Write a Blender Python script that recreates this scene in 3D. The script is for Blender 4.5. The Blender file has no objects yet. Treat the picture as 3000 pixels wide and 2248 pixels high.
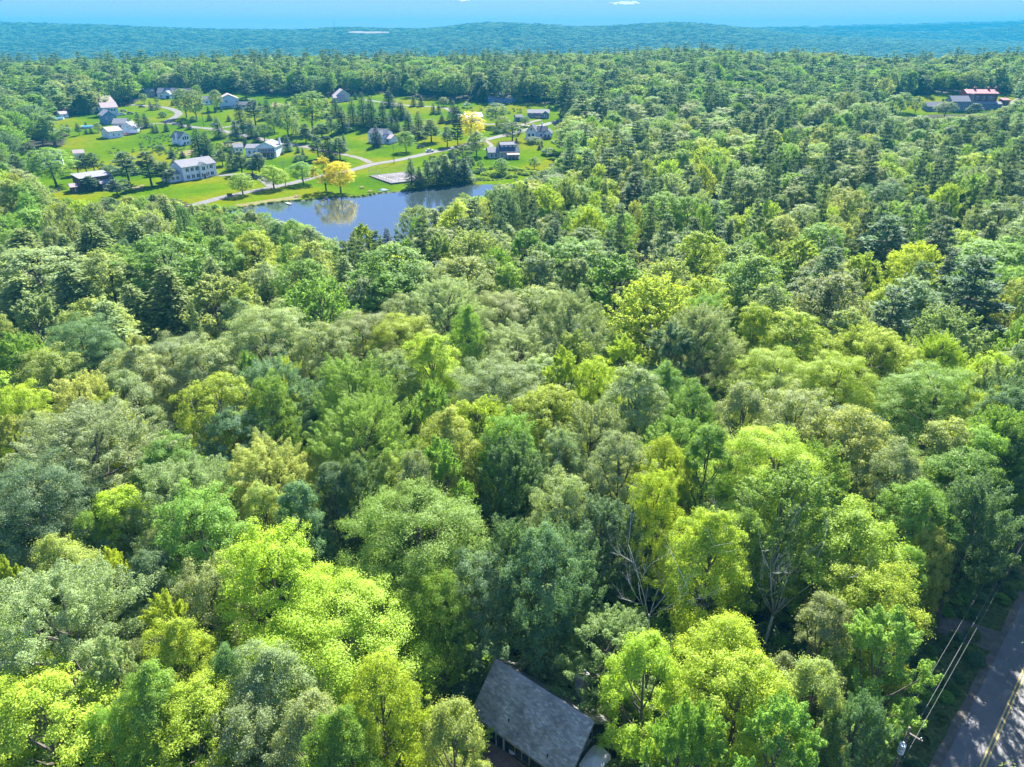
import bpy, math, random
import numpy as np
from mathutils import Vector, Matrix, noise

# ------------------------------------------------------------------ camera, sky, sun, exposure
SC = bpy.context.scene
COL = SC.collection
PITCH = math.radians(26.2); FPX = 2083.0; CAMH = 60.0
cam_d = bpy.data.cameras.new("camera"); cam = bpy.data.objects.new("camera", cam_d); COL.objects.link(cam)
cam.location = (0, 0, CAMH); cam.rotation_euler = (math.pi/2 - PITCH, 0, 0)
cam_d.sensor_width = 36.0; cam_d.lens = FPX/3000*36.0; cam_d.clip_start = 0.5; cam_d.clip_end = 40000
SC.camera = cam
SUN_EL, SUN_AZ = math.radians(43), math.radians(14)      # azimuth measured from +Y towards +X
W = bpy.data.worlds.new("World"); SC.world = W; W.use_nodes = True
wn = W.node_tree.nodes; wl = W.node_tree.links
bg = wn["Background"]
sky = wn.new("ShaderNodeTexSky"); sky.sky_type = 'NISHITA'; sky.sun_disc = False
sky.sun_elevation = SUN_EL; sky.sun_rotation = SUN_AZ
sky.altitude = 300; sky.air_density = 1.0; sky.dust_density = 0.0; sky.ozone_density = 2.0
clear = wn.new("ShaderNodeMixRGB"); clear.inputs[0].default_value = 0.92; clear.inputs[2].default_value = (0.80, 1.22, 3.1, 1)   # even clear blue of the sky in view
tintn = wn.new("ShaderNodeMixRGB"); tintn.blend_type = 'MULTIPLY'; tintn.inputs[0].default_value = 1; tintn.inputs[2].default_value = (0.55, 0.70, 0.95, 1)
wl.new(sky.outputs[0], tintn.inputs[1]); wl.new(tintn.outputs[0], clear.inputs[1]); wl.new(clear.outputs[0], bg.inputs[0]); bg.inputs[1].default_value = 0.075
sun_d = bpy.data.lights.new("sun", 'SUN'); sun_d.energy = 3.8; sun_d.angle = math.radians(0.5); sun_d.color = (1.0, 0.95, 0.86)
sun = bpy.data.objects.new("sun", sun_d); COL.objects.link(sun)
sdir = Vector((math.sin(SUN_AZ)*math.cos(SUN_EL), math.cos(SUN_AZ)*math.cos(SUN_EL), math.sin(SUN_EL)))
sun.rotation_euler = sdir.to_track_quat('Z', 'Y').to_euler(); sun.location = sdir*500
SC.view_settings.view_transform = 'Standard'; SC.view_settings.look = 'None'
SC.view_settings.exposure = 2.6; SC.view_settings.gamma = 1.0
SC.render.engine = 'CYCLES'
cy = SC.cycles
cy.max_bounces = 5; cy.diffuse_bounces = 4; cy.glossy_bounces = 2; cy.transmission_bounces = 3; cy.volume_bounces = 0; cy.transparent_max_bounces = 6
cy.caustics_reflective = False; cy.caustics_refractive = False
cy.use_denoising = True; cy.denoiser = 'OPENIMAGEDENOISE'; cy.denoising_input_passes = 'RGB_ALBEDO_NORMAL'; cy.denoising_prefilter = 'FAST'
cy.sample_clamp_indirect = 4.0

rng = np.random.default_rng(11)
random.seed(7)
# ------------------------------------------------------------------ terrain
_ty = np.array([-400, 330, 400, 550, 700, 800, 900, 1000, 1300, 1700, 2300, 12000.])
_tz = np.array([0, 0, 2.2, 10.0, 17.0, 19.0, 19.5, 16, -4, -24, -28, -28.])
_fy = np.arange(-400, 12001, 5.0); _fz = np.interp(_fy, _ty, _tz)
_k = np.hanning(15); _k /= _k.sum(); _fz = np.convolve(np.pad(_fz, 7, mode='edge'), _k, mode='valid')
def T(x, y):
    x = np.asarray(x, float); y = np.asarray(y, float)
    far = np.clip((y-700)/300, 0, 1)
    roll = np.clip((x-60)/120, 0, 1)*np.clip((y-190)/120, 0, 1)*np.clip((1200-y)/300, 0, 1)*(4.5*np.sin(x/62+y/140+.6)*np.sin(y/58+1.2)+2.0*np.sin(x/33-y/41))
    return np.interp(y, _fy, _fz) + roll + far*(2.5*np.sin(x/210+1.0)+2.0*np.sin(x/95+y/170)) + far*np.clip(-x/500, 0, 1.5)*-4
def ray(px, py):
    u = (px-1500)/FPX; v = (1124-py)/FPX
    return np.array([u, math.cos(PITCH)+v*math.sin(PITCH), -math.sin(PITCH)+v*math.cos(PITCH)])
def gp(px, py, h=0.0):
    """the point of the ground (or h above it) that a sight line of the photograph meets"""
    d = ray(px, py); t = 20.0
    for _ in range(4000):
        p = np.array([0, 0, CAMH])+t*d
        if p[2] <= T(p[0], p[1])+h: break
        t += max(0.25, (p[2]-float(T(p[0], p[1]))-h)*0.8)
        if t > 9000: break
    lo, hi = max(0, t-60), t
    for _ in range(40):
        m = (lo+hi)/2; p = np.array([0, 0, CAMH])+m*d
        if p[2] <= T(p[0], p[1])+h: hi = m
        else: lo = m
    return Vector(np.array([0, 0, CAMH])+hi*d)
def proj(x, y, z):
    q2 = z-CAMH
    f = y*math.cos(PITCH)-q2*math.sin(PITCH); up = y*math.sin(PITCH)+q2*math.cos(PITCH)
    return 1500+FPX*x/f, 1124-FPX*up/f, f
def inside(px, py, poly):
    px = np.asarray(px, float); py = np.asarray(py, float); r = np.zeros(px.shape, bool)
    n = len(poly)
    for i in range(n):
        x0, y0 = poly[i]; x1, y1 = poly[(i+1) % n]
        if y0 == y1: continue
        r ^= ((y0 > py) != (y1 > py)) & (px < (x1-x0)*(py-y0)/(y1-y0)+x0)
    return r
def in_poly(px, py, poly):
    r = False; x0, y0 = poly[-1]
    for x1, y1 in poly:
        if (y0 > py) != (y1 > py) and px < (x1-x0)*(py-y0)/(y1-y0)+x0: r = not r
        x0, y0 = x1, y1
    return r

# ------------------------------------------------------------------ materials
MATS = {}
def nodes(name):
    m = bpy.data.materials.new(name); m.use_nodes = True; MATS[name] = m
    nt = m.node_tree; return m, nt, nt.nodes["Principled BSDF"]
def mat(name, col, rough=0.8, var=0.0, scale=3.0, spec=0.3, metal=0.0, bump=0.0, col2=None):
    """plain material with large and small tone variation of its own"""
    if name in MATS: return MATS[name]
    m, nt, b = nodes(name)
    b.inputs["Roughness"].default_value = rough; b.inputs["Metallic"].default_value = metal
    b.inputs["Specular IOR Level"].default_value = spec
    if var or col2:
        tc = nt.nodes.new("ShaderNodeTexCoord"); n = nt.nodes.new("ShaderNodeTexNoise")
        n.inputs["Scale"].default_value = scale; n.inputs["Detail"].default_value = 6
        nt.links.new(tc.outputs["Object"], n.inputs["Vector"])
        r = nt.nodes.new("ShaderNodeValToRGB"); e = r.color_ramp.elements
        c2 = col2 or tuple(min(1, c*(1+var)) for c in col)
        c1 = tuple(c*(1-var) for c in col)
        e[0].position = 0.3; e[0].color = (*c1, 1); e[1].position = 0.72; e[1].color = (*c2, 1)
        nt.links.new(n.outputs[0], r.inputs[0]); nt.links.new(r.outputs[0], b.inputs["Base Color"])
        if bump:
            bp = nt.nodes.new("ShaderNodeBump"); bp.inputs["Strength"].default_value = bump
            nt.links.new(n.outputs[0], bp.inputs["Height"]); nt.links.new(bp.outputs[0], b.inputs["Normal"])
    else:
        b.inputs["Base Color"].default_value = (*col, 1)
    return m
def leaf_mat(name, source, rough=0.5, spec=0.22, trans=0.5, hue=0.35):
    """leaf: a glossy skin over a diffuse and translucent blade; tint from the tree, small change from leaf to leaf"""
    m, nt, b = nodes(name); N = nt.nodes; L = nt.links
    if source == 'OBJECT':
        oi = N.new("ShaderNodeObjectInfo"); tint = oi.outputs["Color"]
    else:
        a = N.new("ShaderNodeAttribute"); a.attribute_type = 'INSTANCER'; a.attribute_name = 'tint'; tint = a.outputs["Color"]
    v = N.new("ShaderNodeAttribute"); v.attribute_type = 'GEOMETRY'; v.attribute_name = 'leaf'
    mr = N.new("ShaderNodeMapRange"); mr.inputs[3].default_value = 0.62; mr.inputs[4].default_value = 1.4
    L.new(v.outputs["Fac"], mr.inputs[0])
    mul = N.new("ShaderNodeMixRGB"); mul.blend_type = 'MULTIPLY'; mul.inputs[0].default_value = 1
    L.new(tint, mul.inputs[1]); L.new(mr.outputs[0], mul.inputs[2])
    b.inputs["Roughness"].default_value = rough; b.inputs["Specular IOR Level"].default_value = spec
    L.new(mul.outputs[0], b.inputs["Base Color"])
    tr = N.new("ShaderNodeBsdfTranslucent")
    tm = N.new("ShaderNodeMixRGB"); tm.blend_type = 'MULTIPLY'; tm.inputs[0].default_value = 1
    tm.inputs[2].default_value = (1.35, 1.25, 0.5, 1); L.new(mul.outputs[0], tm.inputs[1]); L.new(tm.outputs[0], tr.inputs[0])
    mx = N.new("ShaderNodeMixShader"); mx.inputs[0].default_value = trans
    L.new(b.outputs[0], mx.inputs[1]); L.new(tr.outputs[0], mx.inputs[2])
    L.new(mx.outputs[0], N["Material Output"].inputs[0])
    return m
LEAF_O = leaf_mat("leaf_single", 'OBJECT'); LEAF_I = leaf_mat("leaf_forest", 'INSTANCER', .62, .22)
LEAF_O1 = leaf_mat("leaf_single_far", 'OBJECT', .62, .22); LEAF_I2 = leaf_mat("leaf_forest_far", 'INSTANCER', .8, .08)
NEED_O = leaf_mat("needle_single", 'OBJECT', 0.65, 0.15, 0.3); NEED_I = leaf_mat("needle_forest", 'INSTANCER', 0.75, 0.08, 0.3)
BARK = mat("bark", (0.11, 0.095, 0.08), 0.9, 0.4, 2.0, bump=0.4)
DEADWOOD = mat("weathered_dead_wood", (0.52, 0.53, 0.50), 0.8, 0.25, 3.0, bump=0.3)

# ------------------------------------------------------------------ mesh helpers
def link(o, parent=None):
    COL.objects.link(o)
    if parent is not None: o.parent = parent
    return o
def mesh_np(name, V, Tri, mats, midx=None, leaf=None, smooth=False):
    me = bpy.data.meshes.new(name)
    V = np.asarray(V, np.float32); Tri = np.asarray(Tri, np.int32)
    me.vertices.add(len(V)); me.vertices.foreach_set("co", V.ravel())
    me.loops.add(Tri.size); me.loops.foreach_set("vertex_index", Tri.ravel())
    me.polygons.add(len(Tri)); k = Tri.shape[1]
    me.polygons.foreach_set("loop_start", np.arange(0, Tri.size, k, dtype=np.int32))
    for m in mats: me.materials.append(m)
    if midx is not None: me.polygons.foreach_set("material_index", np.asarray(midx, np.int32))
    if smooth: me.polygons.foreach_set("use_smooth", np.ones(len(Tri), bool))
    if leaf is not None:
        a = me.attributes.new("leaf", 'FLOAT', 'POINT'); a.data.foreach_set("value", np.asarray(leaf, np.float32))
    me.update(calc_edges=True)
    return me
class MB:
    """collects boxes, prisms and tubes and links them as one mesh object"""
    def __init__(s): s.v = []; s.f = []
    def add(s, v, f):
        n = len(s.v); s.v += [tuple(p) for p in v]; s.f += [tuple(i+n for i in q) for q in f]; return s
    def box(s, x0, x1, y0, y1, z0, z1):
        return s.add([(x0, y0, z0), (x1, y0, z0), (x1, y1, z0), (x0, y1, z0), (x0, y0, z1), (x1, y0, z1), (x1, y1, z1), (x0, y1, z1)],
                     [(0, 3, 2, 1), (4, 5, 6, 7), (0, 1, 5, 4), (1, 2, 6, 5), (2, 3, 7, 6), (3, 0, 4, 7)])
    def prism(s, poly, a, b, axis='x'):
        """poly of (u, z) swept from a to b along axis"""
        n = len(poly)
        f = (lambda t, u, z: (t, u, z)) if axis == 'x' else (lambda t, u, z: (u, t, z))
        v = [f(a, u, z) for u, z in poly]+[f(b, u, z) for u, z in poly]
        return s.add(v, [tuple(range(n))[::-1], tuple(range(n, 2*n))]+[(i, (i+1) % n, n+(i+1) % n, n+i) for i in range(n)])
    def tube(s, pts, rad, sides=7):
        pts = [Vector(p) for p in pts]
        if not hasattr(rad, '__len__'): rad = [rad]*len(pts)
        base = len(s.v); up = Vector((0.31, 0.17, 0.93))
        for i, p in enumerate(pts):
            d = (pts[min(i+1, len(pts)-1)]-pts[max(i-1, 0)]).normalized()
            if abs(d.dot(up)) > 0.97: up = Vector((1, 0.1, 0))
            a = d.cross(up).normalized(); b = d.cross(a)
            for k in range(sides):
                t = 2*math.pi*k/sides
                s.v.append(tuple(p+(a*math.cos(t)+b*math.sin(t))*rad[i]))
        for i in range(len(pts)-1):
            for k in range(sides):
                s.f.append((base+i*sides+k, base+i*sides+(k+1) % sides, base+(i+1)*sides+(k+1) % sides, base+(i+1)*sides+k))
        s.f.append(tuple(base+k for k in range(sides))[::-1]); e = base+(len(pts)-1)*sides
        s.f.append(tuple(e+k for k in range(sides)))
        return s
    def mesh(s, name, m, smooth=False):
        me = bpy.data.meshes.new(name); me.from_pydata(s.v, [], s.f)
        me.materials.append(m)
        if smooth: me.polygons.foreach_set("use_smooth", np.ones(len(me.polygons), bool))
        me.update(); return me
    def build(s, name, m, parent=None, smooth=False):
        return link(bpy.data.objects.new(name, s.mesh(name, m, smooth)), parent)
def tag(o, label=None, cat=None, group=None, kind=None):
    for k, v in (("label", label), ("category", cat), ("group", group), ("kind", kind)):
        if v: o[k] = v
    return o
def empty(name, loc, rz=0.0, label=None, cat=None, group=None):
    o = bpy.data.objects.new(name, None); COL.objects.link(o); o.location = loc; o.rotation_euler = (0, 0, rz)
    o.empty_display_size = 0.5
    return tag(o, label, cat, group)
def smesh(name, me, label=None, kind='structure'):
    return tag(link(bpy.data.objects.new(name, me)), label, None, None, kind)

# ------------------------------------------------------------------ layout of the place (outlines as seen in the photograph, laid on the ground)
MEADOW = [(105, 352), (300, 328), (395, 303), (420, 283), (560, 274), (700, 272), (900, 287), (1000, 282), (1100, 272), (1200, 284), (1300, 292), (1420, 302), (1530, 302), (1640, 305),
          (1650, 330), (1622, 380), (1655, 440), (1615, 480), (1570, 515), (1490, 533), (1330, 562), (1190, 602), (1170, 648), (1000, 652), (905, 662), (880, 636),
          (760, 618), (690, 610), (640, 592), (545, 588), (470, 562), (335, 572), (225, 585), (150, 565), (120, 530), (60, 500), (35, 470), (45, 440), (185, 425), (200, 395), (140, 370)]
PONDPX = [(655, 618), (675, 613), (718, 609), (760, 602), (797, 597), (840, 592), (883, 589), (954, 581), (1040, 578), (1075, 574), (1109, 569), (1188, 561), (1239, 552), (1306, 544), (1345, 538), (1384, 532), (1443, 530), (1500, 524),
          (1512, 545), (1470, 600), (1360, 680), (1200, 745), (1000, 765), (840, 720), (720, 660), (660, 632)]
BARNFIELD = [(2655, 285), (2700, 279), (2960, 279), (2985, 290), (2960, 312), (2890, 330), (2800, 338), (2700, 336), (2655, 345), (2600, 330), (2590, 300)]
CABINPX = [(1350, 2085), (1440, 1895), (1555, 1890), (1640, 1940), (1745, 1930), (1770, 2050), (1740, 2150), (1650, 2270), (1590, 2270), (1480, 2160), (1395, 2110)]
DEADPX1 = [(2150, 1650), (2380, 1650), (2370, 1800), (2260, 1930), (2210, 1930), (2150, 1800)]; DEADPX2 = [(1850, 1590), (1990, 1590), (1950, 1820), (1890, 1830), (1840, 1760)]
ROADPX = [(2600, 2270), (2700, 2020), (2760, 1880), (2840, 1690), (2920, 1560), (3010, 1420), (3010, 2270)]

def grid_ground():
    ys = np.concatenate([np.arange(-160, 0, 20), np.arange(0, 720, 6), np.arange(720, 1500, 20), np.arange(1500, 6151, 150)])
    ss = np.linspace(-1, 1, 141)
    X, Y = np.meshgrid(ss, ys); Xw = X*(160+0.95*np.maximum(Y, 0)); Z = T(Xw, Y)
    V = np.stack([Xw, Y, Z], -1).reshape(-1, 3)
    n = len(ss); i, j = np.meshgrid(np.arange(len(ys)-1), np.arange(n-1), indexing='ij'); a = (i*n+j).ravel()
    return V, np.stack([a, a+1, a+n+1, a+n], -1)
m, nt, b = nodes("forest_floor")
tc = nt.nodes.new("ShaderNodeTexCoord")
def ramp(nt, fac, stops):
    r = nt.nodes.new("ShaderNodeValToRGB"); e = r.color_ramp.elements
    while len(e) < len(stops): e.new(0.5)
    for k, (p, c) in enumerate(stops): e[k].position = p; e[k].color = (*c, 1)
    nt.links.new(fac, r.inputs[0]); return r.outputs[0]
def noise_tex(nt, vec, scale, detail=5, rough=0.6):
    n = nt.nodes.new("ShaderNodeTexNoise"); n.inputs["Scale"].default_value = scale; n.inputs["Detail"].default_value = detail; n.inputs["Roughness"].default_value = rough
    nt.links.new(vec, n.inputs["Vector"]); return n.outputs[0]
n1 = noise_tex(nt, tc.outputs["Object"], 0.7, 8, 0.7)
c = ramp(nt, n1, [(0.3, (0.012, 0.010, 0.008)), (0.5, (0.03, 0.025, 0.018)), (0.62, (0.02, 0.03, 0.012)), (0.75, (0.05, 0.042, 0.03))])
nt.links.new(c, b.inputs["Base Color"]); b.inputs["Roughness"].default_value = 0.95; b.inputs["Specular IOR Level"].default_value = 0.1
V, Fq = grid_ground()
smesh("ground", mesh_np("ground", V, Fq, [m], smooth=True), "forest floor and rolling ground under the trees")

def sheet(name, polypx, m, cell, dz, label, extra=None):
    """ground-following sheet: the cells whose centre lies inside the outline"""
    pw = [gp(*p) for p in polypx]; P2 = [(p.x, p.y) for p in pw]
    xs = [p[0] for p in P2]; ysv = [p[1] for p in P2]
    gx = np.arange(min(xs)-cell, max(xs)+cell, cell); gy = np.arange(min(ysv)-cell, max(ysv)+cell, cell)
    X, Y = np.meshgrid(gx, gy); n = len(gx)
    ok = inside(X[:-1, :-1]+cell/2, Y[:-1, :-1]+cell/2, P2)
    V = np.stack([X, Y, T(X, Y)+dz], -1).reshape(-1, 3)
    i, j = np.where(ok); a = i*n+j
    F = np.stack([a, a+1, a+n+1, a+n], -1); u, inv = np.unique(F, return_inverse=True)
    return smesh(name, mesh_np(name, V[u], inv.reshape(-1, 4), [m], smooth=True), label)
m, nt, b = nodes("meadow_grass")
tc = nt.nodes.new("ShaderNodeTexCoord")
na = noise_tex(nt, tc.outputs["Object"], 0.022, 3, 0.5); nb_ = noise_tex(nt, tc.outputs["Object"], 0.35, 7, 0.7)
ca = ramp(nt, na, [(0.36, (0.040, 0.092, 0.001)), (0.5, (0.066, 0.118, 0.001)), (0.62, (0.105, 0.125, 0.003))])
cb = ramp(nt, nb_, [(0.3, (0.72, 0.78, 0.7)), (0.7, (1.25, 1.2, 1.2))])
mm = nt.nodes.new("ShaderNodeMixRGB"); mm.blend_type = 'MULTIPLY'; mm.inputs[0].default_value = 1
nt.links.new(ca, mm.inputs[1]); nt.links.new(cb, mm.inputs[2]); nt.links.new(mm.outputs[0], b.inputs["Base Color"])
bp = nt.nodes.new("ShaderNodeBump"); bp.inputs["Strength"].default_value = 0.6; bp.inputs["Distance"].default_value = 0.5
nt.links.new(nb_, bp.inputs["Height"]); nt.links.new(bp.outputs[0], b.inputs["Normal"]); b.inputs["Roughness"].default_value = 1.0; b.inputs["Specular IOR Level"].default_value = 0.0
GRASS = m
MEADOW_G = MEADOW[:18]+[(1560, 560), (1500, 640), (1380, 720), (1200, 790), (1000, 800), (830, 750), (700, 690), (620, 620), (545, 595), (470, 575), (335, 590), (225, 600), (140, 575), (100, 540)]+MEADOW[35:]
sheet("lawn", MEADOW_G, GRASS, 3.0, 0.03, "open green meadow and mown lawns of the hamlet by the pond")
sheet("field", BARNFIELD, GRASS, 3.0, 0.03, "mown grass clearing round the red barn")
DRY = mat("dry_grass", (0.12, 0.105, 0.025), 0.95, 0.25, 0.3)
for q in ([(522, 448), (570, 434), (568, 452), (545, 462)], [(650, 420), (700, 408), (712, 424), (660, 432)], [(800, 300), (830, 305), (825, 318), (795, 312)], [(148, 555), (175, 550), (172, 565), (150, 567)], [(383, 548), (420, 541), (425, 552), (395, 560)], [(690, 600), (880, 572), (870, 586), (700, 608)]):
    sheet("grass_path", q, DRY, 1.2, 0.06, "dry yellow patch of grass in the meadow")
# pond
m, nt, b = nodes("pond_water")
b.inputs["Base Color"].default_value = (0.03, 0.045, 0.045, 1); b.inputs["Roughness"].default_value = 0.03; b.inputs["IOR"].default_value = 2.6
tc = nt.nodes.new("ShaderNodeTexCoord"); n1 = noise_tex(nt, tc.outputs["Object"], 1.3, 4)
bp = nt.nodes.new("ShaderNodeBump"); bp.inputs["Strength"].default_value = 0.06; bp.inputs["Distance"].default_value = 0.2
nt.links.new(n1, bp.inputs["Height"]); nt.links.new(bp.outputs[0], b.inputs["Normal"])
def smooth_loop(pts, n=6):
    out = []; k = len(pts)
    for i in range(k):
        p0, p1, p2, p3 = (Vector(pts[(i+d-1) % k]) for d in range(4))
        for s in range(n):
            t = s/n
            out.append(0.5*((2*p1)+(p2-p0)*t+(2*p0-5*p1+4*p2-p3)*t*t+(3*p1-p0-3*p2+p3)*t**3))
    return out
shore = smooth_loop([(gp(*p).x, gp(*p).y) for p in PONDPX])
shore = [s+Vector((noise.noise(Vector((s.x*.12, s.y*.12, 0)))*1.3, noise.noise(Vector((s.x*.12, s.y*.12, 9)))*1.6)) for s in shore]
me = bpy.data.meshes.new("pond"); me.from_pydata([(p.x, p.y, 0.09) for p in shore], [], [tuple(range(len(shore)))]); me.materials.append(m)
smesh("pond_water", me, "still blue pond reflecting the sky and the trees on its bank")
BANK = mat("muddy_bank", (0.09, 0.075, 0.045), 0.95, 0.4, 1.0)
v = []; f = []; n = len(shore); cen = sum(shore, Vector((0, 0)))/n
for i, p in enumerate(shore):
    t = (shore[(i+1) % n]-shore[i-1]).normalized(); o = Vector((t.y, -t.x))
    if (p-cen).dot(o) < 0: o = -o
    w = 0.5+0.4*noise.noise(Vector((p.x*.3, p.y*.3, 4)))
    v += [(*(p-o*0.4), 0.05), (*(p+o*0.3), 0.34+0.15*noise.noise(Vector((p.x*.5, p.y*.5, 2)))), (*(p+o*(0.8+w)), 0.03)]
for i in range(n):
    a, c2 = 3*i, 3*((i+1) % n); f += [(a, c2, c2+1, a+1), (a+1, c2+1, c2+2, a+2)]
me = bpy.data.meshes.new("shore"); me.from_pydata(v, [], f); me.materials.append(BANK); smesh("shore", me, "low muddy bank round the pond")

# roads
def ribbon(name, pts, width, m, dz, label, n=8):
    P = [Vector((p[0], p[1])) for p in pts]; out = []
    for i in range(len(P)-1):
        p0, p1, p2, p3 = P[max(i-1, 0)], P[i], P[i+1], P[min(i+2, len(P)-1)]
        for s in range(n):
            t = s/n; out.append(0.5*((2*p1)+(p2-p0)*t+(2*p0-5*p1+4*p2-p3)*t*t+(3*p1-p0-3*p2+p3)*t**3))
    out.append(P[-1]); v = []; f = []
    for i, p in enumerate(out):
        t = (out[min(i+1, len(out)-1)]-out[max(i-1, 0)]).normalized(); o = Vector((t.y, -t.x))
        e = 1+0.05*noise.noise(Vector((p.x*.4, p.y*.4, 1)))
        for k in (-1, 0, 1):
            q = p+o*k*width/2*e; v.append((q.x, q.y, float(T(q.x, q.y))+dz))
        if i: a = 3*i; f += [(a-3, a-2, a+1, a), (a-2, a-1, a+2, a+1)]
    me = bpy.data.meshes.new(name); me.from_pydata(v, [], f); me.materials.append(m); return smesh(name, me, label)
ASPH_OLD = mat("pale_worn_asphalt", (0.11, 0.106, 0.10), 0.9, 0.18, 0.4)
GRAVEL = mat("gravel", (0.13, 0.115, 0.10), 0.95, 0.3, 1.2)
def px_road(name, pts, width, m, dz, label): return ribbon(name, [gp(*p)[:2] for p in pts], width, m, dz, label)
px_road("road", [(560, 605), (640, 582), (700, 569), (780, 553), (840, 541), (921, 521), (1027, 500), (1094, 482), (1165, 470), (1228, 456), (1275, 445), (1319, 436), (1419, 411), (1486, 395), (1541, 381), (1610, 362), (1680, 345)], 5.2, ASPH_OLD, 0.10, "pale worn lane running past the pond through the hamlet")
px_road("road", [(1085, 478), (1050, 463), (960, 444), (889, 431), (850, 428), (812, 434), (770, 440)], 3.6, GRAVEL, 0.095, "side lane turning off towards the white house with the deck")
px_road("road", [(900, 430), (800, 415), (735, 402), (680, 390), (626, 379), (565, 373), (527, 366), (492, 356), (512, 345), (524, 333), (505, 321), (468, 314), (400, 309), (380, 308)], 5.0, ASPH_OLD, 0.09, "winding lane between the far lawns")
px_road("road", [(1060, 292), (1120, 300), (1200, 310), (1297, 316), (1329, 330), (1370, 345), (1419, 364), (1490, 362), (1525, 367), (1570, 371)], 4.0, ASPH_OLD, 0.085, "narrow lane at the back of the hamlet by the long low building")
px_road("path", [(530, 365), (470, 362), (420, 370), (372, 398)], 3.0, GRAVEL, 0.11, "gravel driveway to the white garage")
px_road("path", [(800, 550), (772, 528), (735, 514), (690, 512), (640, 516)], 4.5, ASPH_OLD, 0.12, "driveway up to the white two-storey house")
px_road("path", [(640, 378), (668, 372), (720, 362)], 3.0, GRAVEL, 0.11, "short driveway with two parked cars")
px_road("path", [(1525, 367), (1560, 357), (1585, 352)], 4.0, GRAVEL, 0.115, "gravel drive in front of the grey ranch house")
px_road("path", [(2640, 294), (2700, 300), (2760, 312), (2850, 322), (2950, 308), (3000, 285)], 4.0, GRAVEL, 0.10, "pale drive past the red barn")
px_road("path", [(1130, 420), (1170, 415), (1180, 405)], 2.0, GRAVEL, 0.10, "short path beside the white house with the arched window")
px_road("path", [(1419, 411), (1440, 428), (1420, 440)], 2.5, GRAVEL, 0.115, "short drive to the tan house")

# the near road in the corner
RD0 = Vector((39.15, 42.72)); RDD = Vector((0.7071, 0.7071)); RDN = Vector((0.7071, -0.7071))
m, nt, b = nodes("asphalt"); tc = nt.nodes.new("ShaderNodeTexCoord")
na = noise_tex(nt, tc.outputs["Object"], 0.5, 5); nb_ = noise_tex(nt, tc.outputs["Object"], 30, 4, 0.8)
ca = ramp(nt, na, [(0.35, (0.135, 0.138, 0.145)), (0.65, (0.17, 0.172, 0.18))]); cb = ramp(nt, nb_, [(0.3, (0.7, 0.7, 0.7)), (0.7, (1.25, 1.25, 1.25))])
mm = nt.nodes.new("ShaderNodeMixRGB"); mm.blend_type = 'MULTIPLY'; mm.inputs[0].default_value = 1
nt.links.new(ca, mm.inputs[1]); nt.links.new(cb, mm.inputs[2]); nt.links.new(mm.outputs[0], b.inputs["Base Color"]); b.inputs["Roughness"].default_value = 0.85
ASPH = m
def road_pt(s, o): p = RD0+RDD*s+RDN*o; return p
def strip(name, s0, s1, o0, o1, m, z, label, step=2.0, jag=0.0, parent=None):
    v = []; f = []; k = int((s1-s0)/step)+1
    for i in range(k):
        s = s0+(s1-s0)*i/(k-1)
        j0 = jag*noise.noise(Vector((s*.7, o0, 3))); j1 = jag*noise.noise(Vector((s*.7, o1, 8)))
        a = road_pt(s, o0+j0); c = road_pt(s, o1+j1); v += [(a.x, a.y, z), (c.x, c.y, z)]
        if i: f.append((2*i-2, 2*i-1, 2*i+1, 2*i))
    me = bpy.data.meshes.new(name); me.from_pydata(v, [], f); me.materials.append(m)
    if parent is not None: return link(bpy.data.objects.new(name, me), parent)
    return smesh(name, me, label)
near_road = strip("road", -60, 160, 0.0, 5.3, ASPH, 0.06, "dark asphalt road with a double yellow line at the corner of the wood", jag=0.12)
YEL = mat("yellow_road_paint", (0.62, 0.47, 0.16), 0.7, 0.3, 1.5)
strip("yellow_line", -60, 160, 2.42, 2.56, YEL, 0.066, None, parent=near_road); strip("yellow_line", -60, 160, 2.72, 2.86, YEL, 0.066, None, parent=near_road)
VERGE = mat("verge_grass", (0.05, 0.085, 0.02), 0.95, 0.5, 2.2, col2=(0.10, 0.13, 0.04))
strip("grass_path", -60, 160, -6.5, 0.3, VERGE, 0.03, "rough grass verge between the wood and the asphalt road", jag=0.8)
strip("gravel_path", -60, 160, -0.75, 0.25, GRAVEL, 0.045, "thin gravel shoulder along the asphalt road", jag=0.4)
a0 = gp(2900, 1890); ribbon("path", [(48.5, 60.5), (51.2, 58.8), (53.6, 57.4), (55.5, 56.6)], 3.6, GRAVEL, 0.052, "gravel track joining the asphalt road")

# ------------------------------------------------------------------ buildings
WALLW = mat("white_siding", (.66, .70, .74), .6, .06, .6); ROOFG = mat("grey_roof", (.17, .17, .18), .9, .15, 1.5); ROOFD = mat("dark_roof", (.055, .065, .085), .9, .2, 1.5)
BROWNW = mat("brown_siding", (.13, .07, .055), .8, .15, 1.0); TANW = mat("tan_siding", (.42, .40, .35), .7, .08, .8); BLUEW = mat("blue_siding", (.10, .20, .32), .7, .08, .8)
REDW = mat("barn_red_boards", (.17, .035, .04), .8, .2, .8); REDR = mat("red_metal_roof", (.36, .12, .11), .45, .1, .5); PINKR = mat("pinkish_roof", (.30, .24, .23), .9, .12, 1)
STONE = mat("fieldstone", (.22, .205, .19), .9, .4, 4.0, bump=.4); GREYW = mat("grey_siding", (.17, .19, .21), .8, .1, 1); TRIMW = mat("white_trim", (.75, .76, .76), .5)
GLASS = mat("window_glass", (.02, .03, .045), .08, spec=.8); DECK = mat("weathered_deck", (.20, .13, .09), .85, .25, 2); CONC = mat("concrete", (.38, .37, .35), .9, .15, 2)
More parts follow.
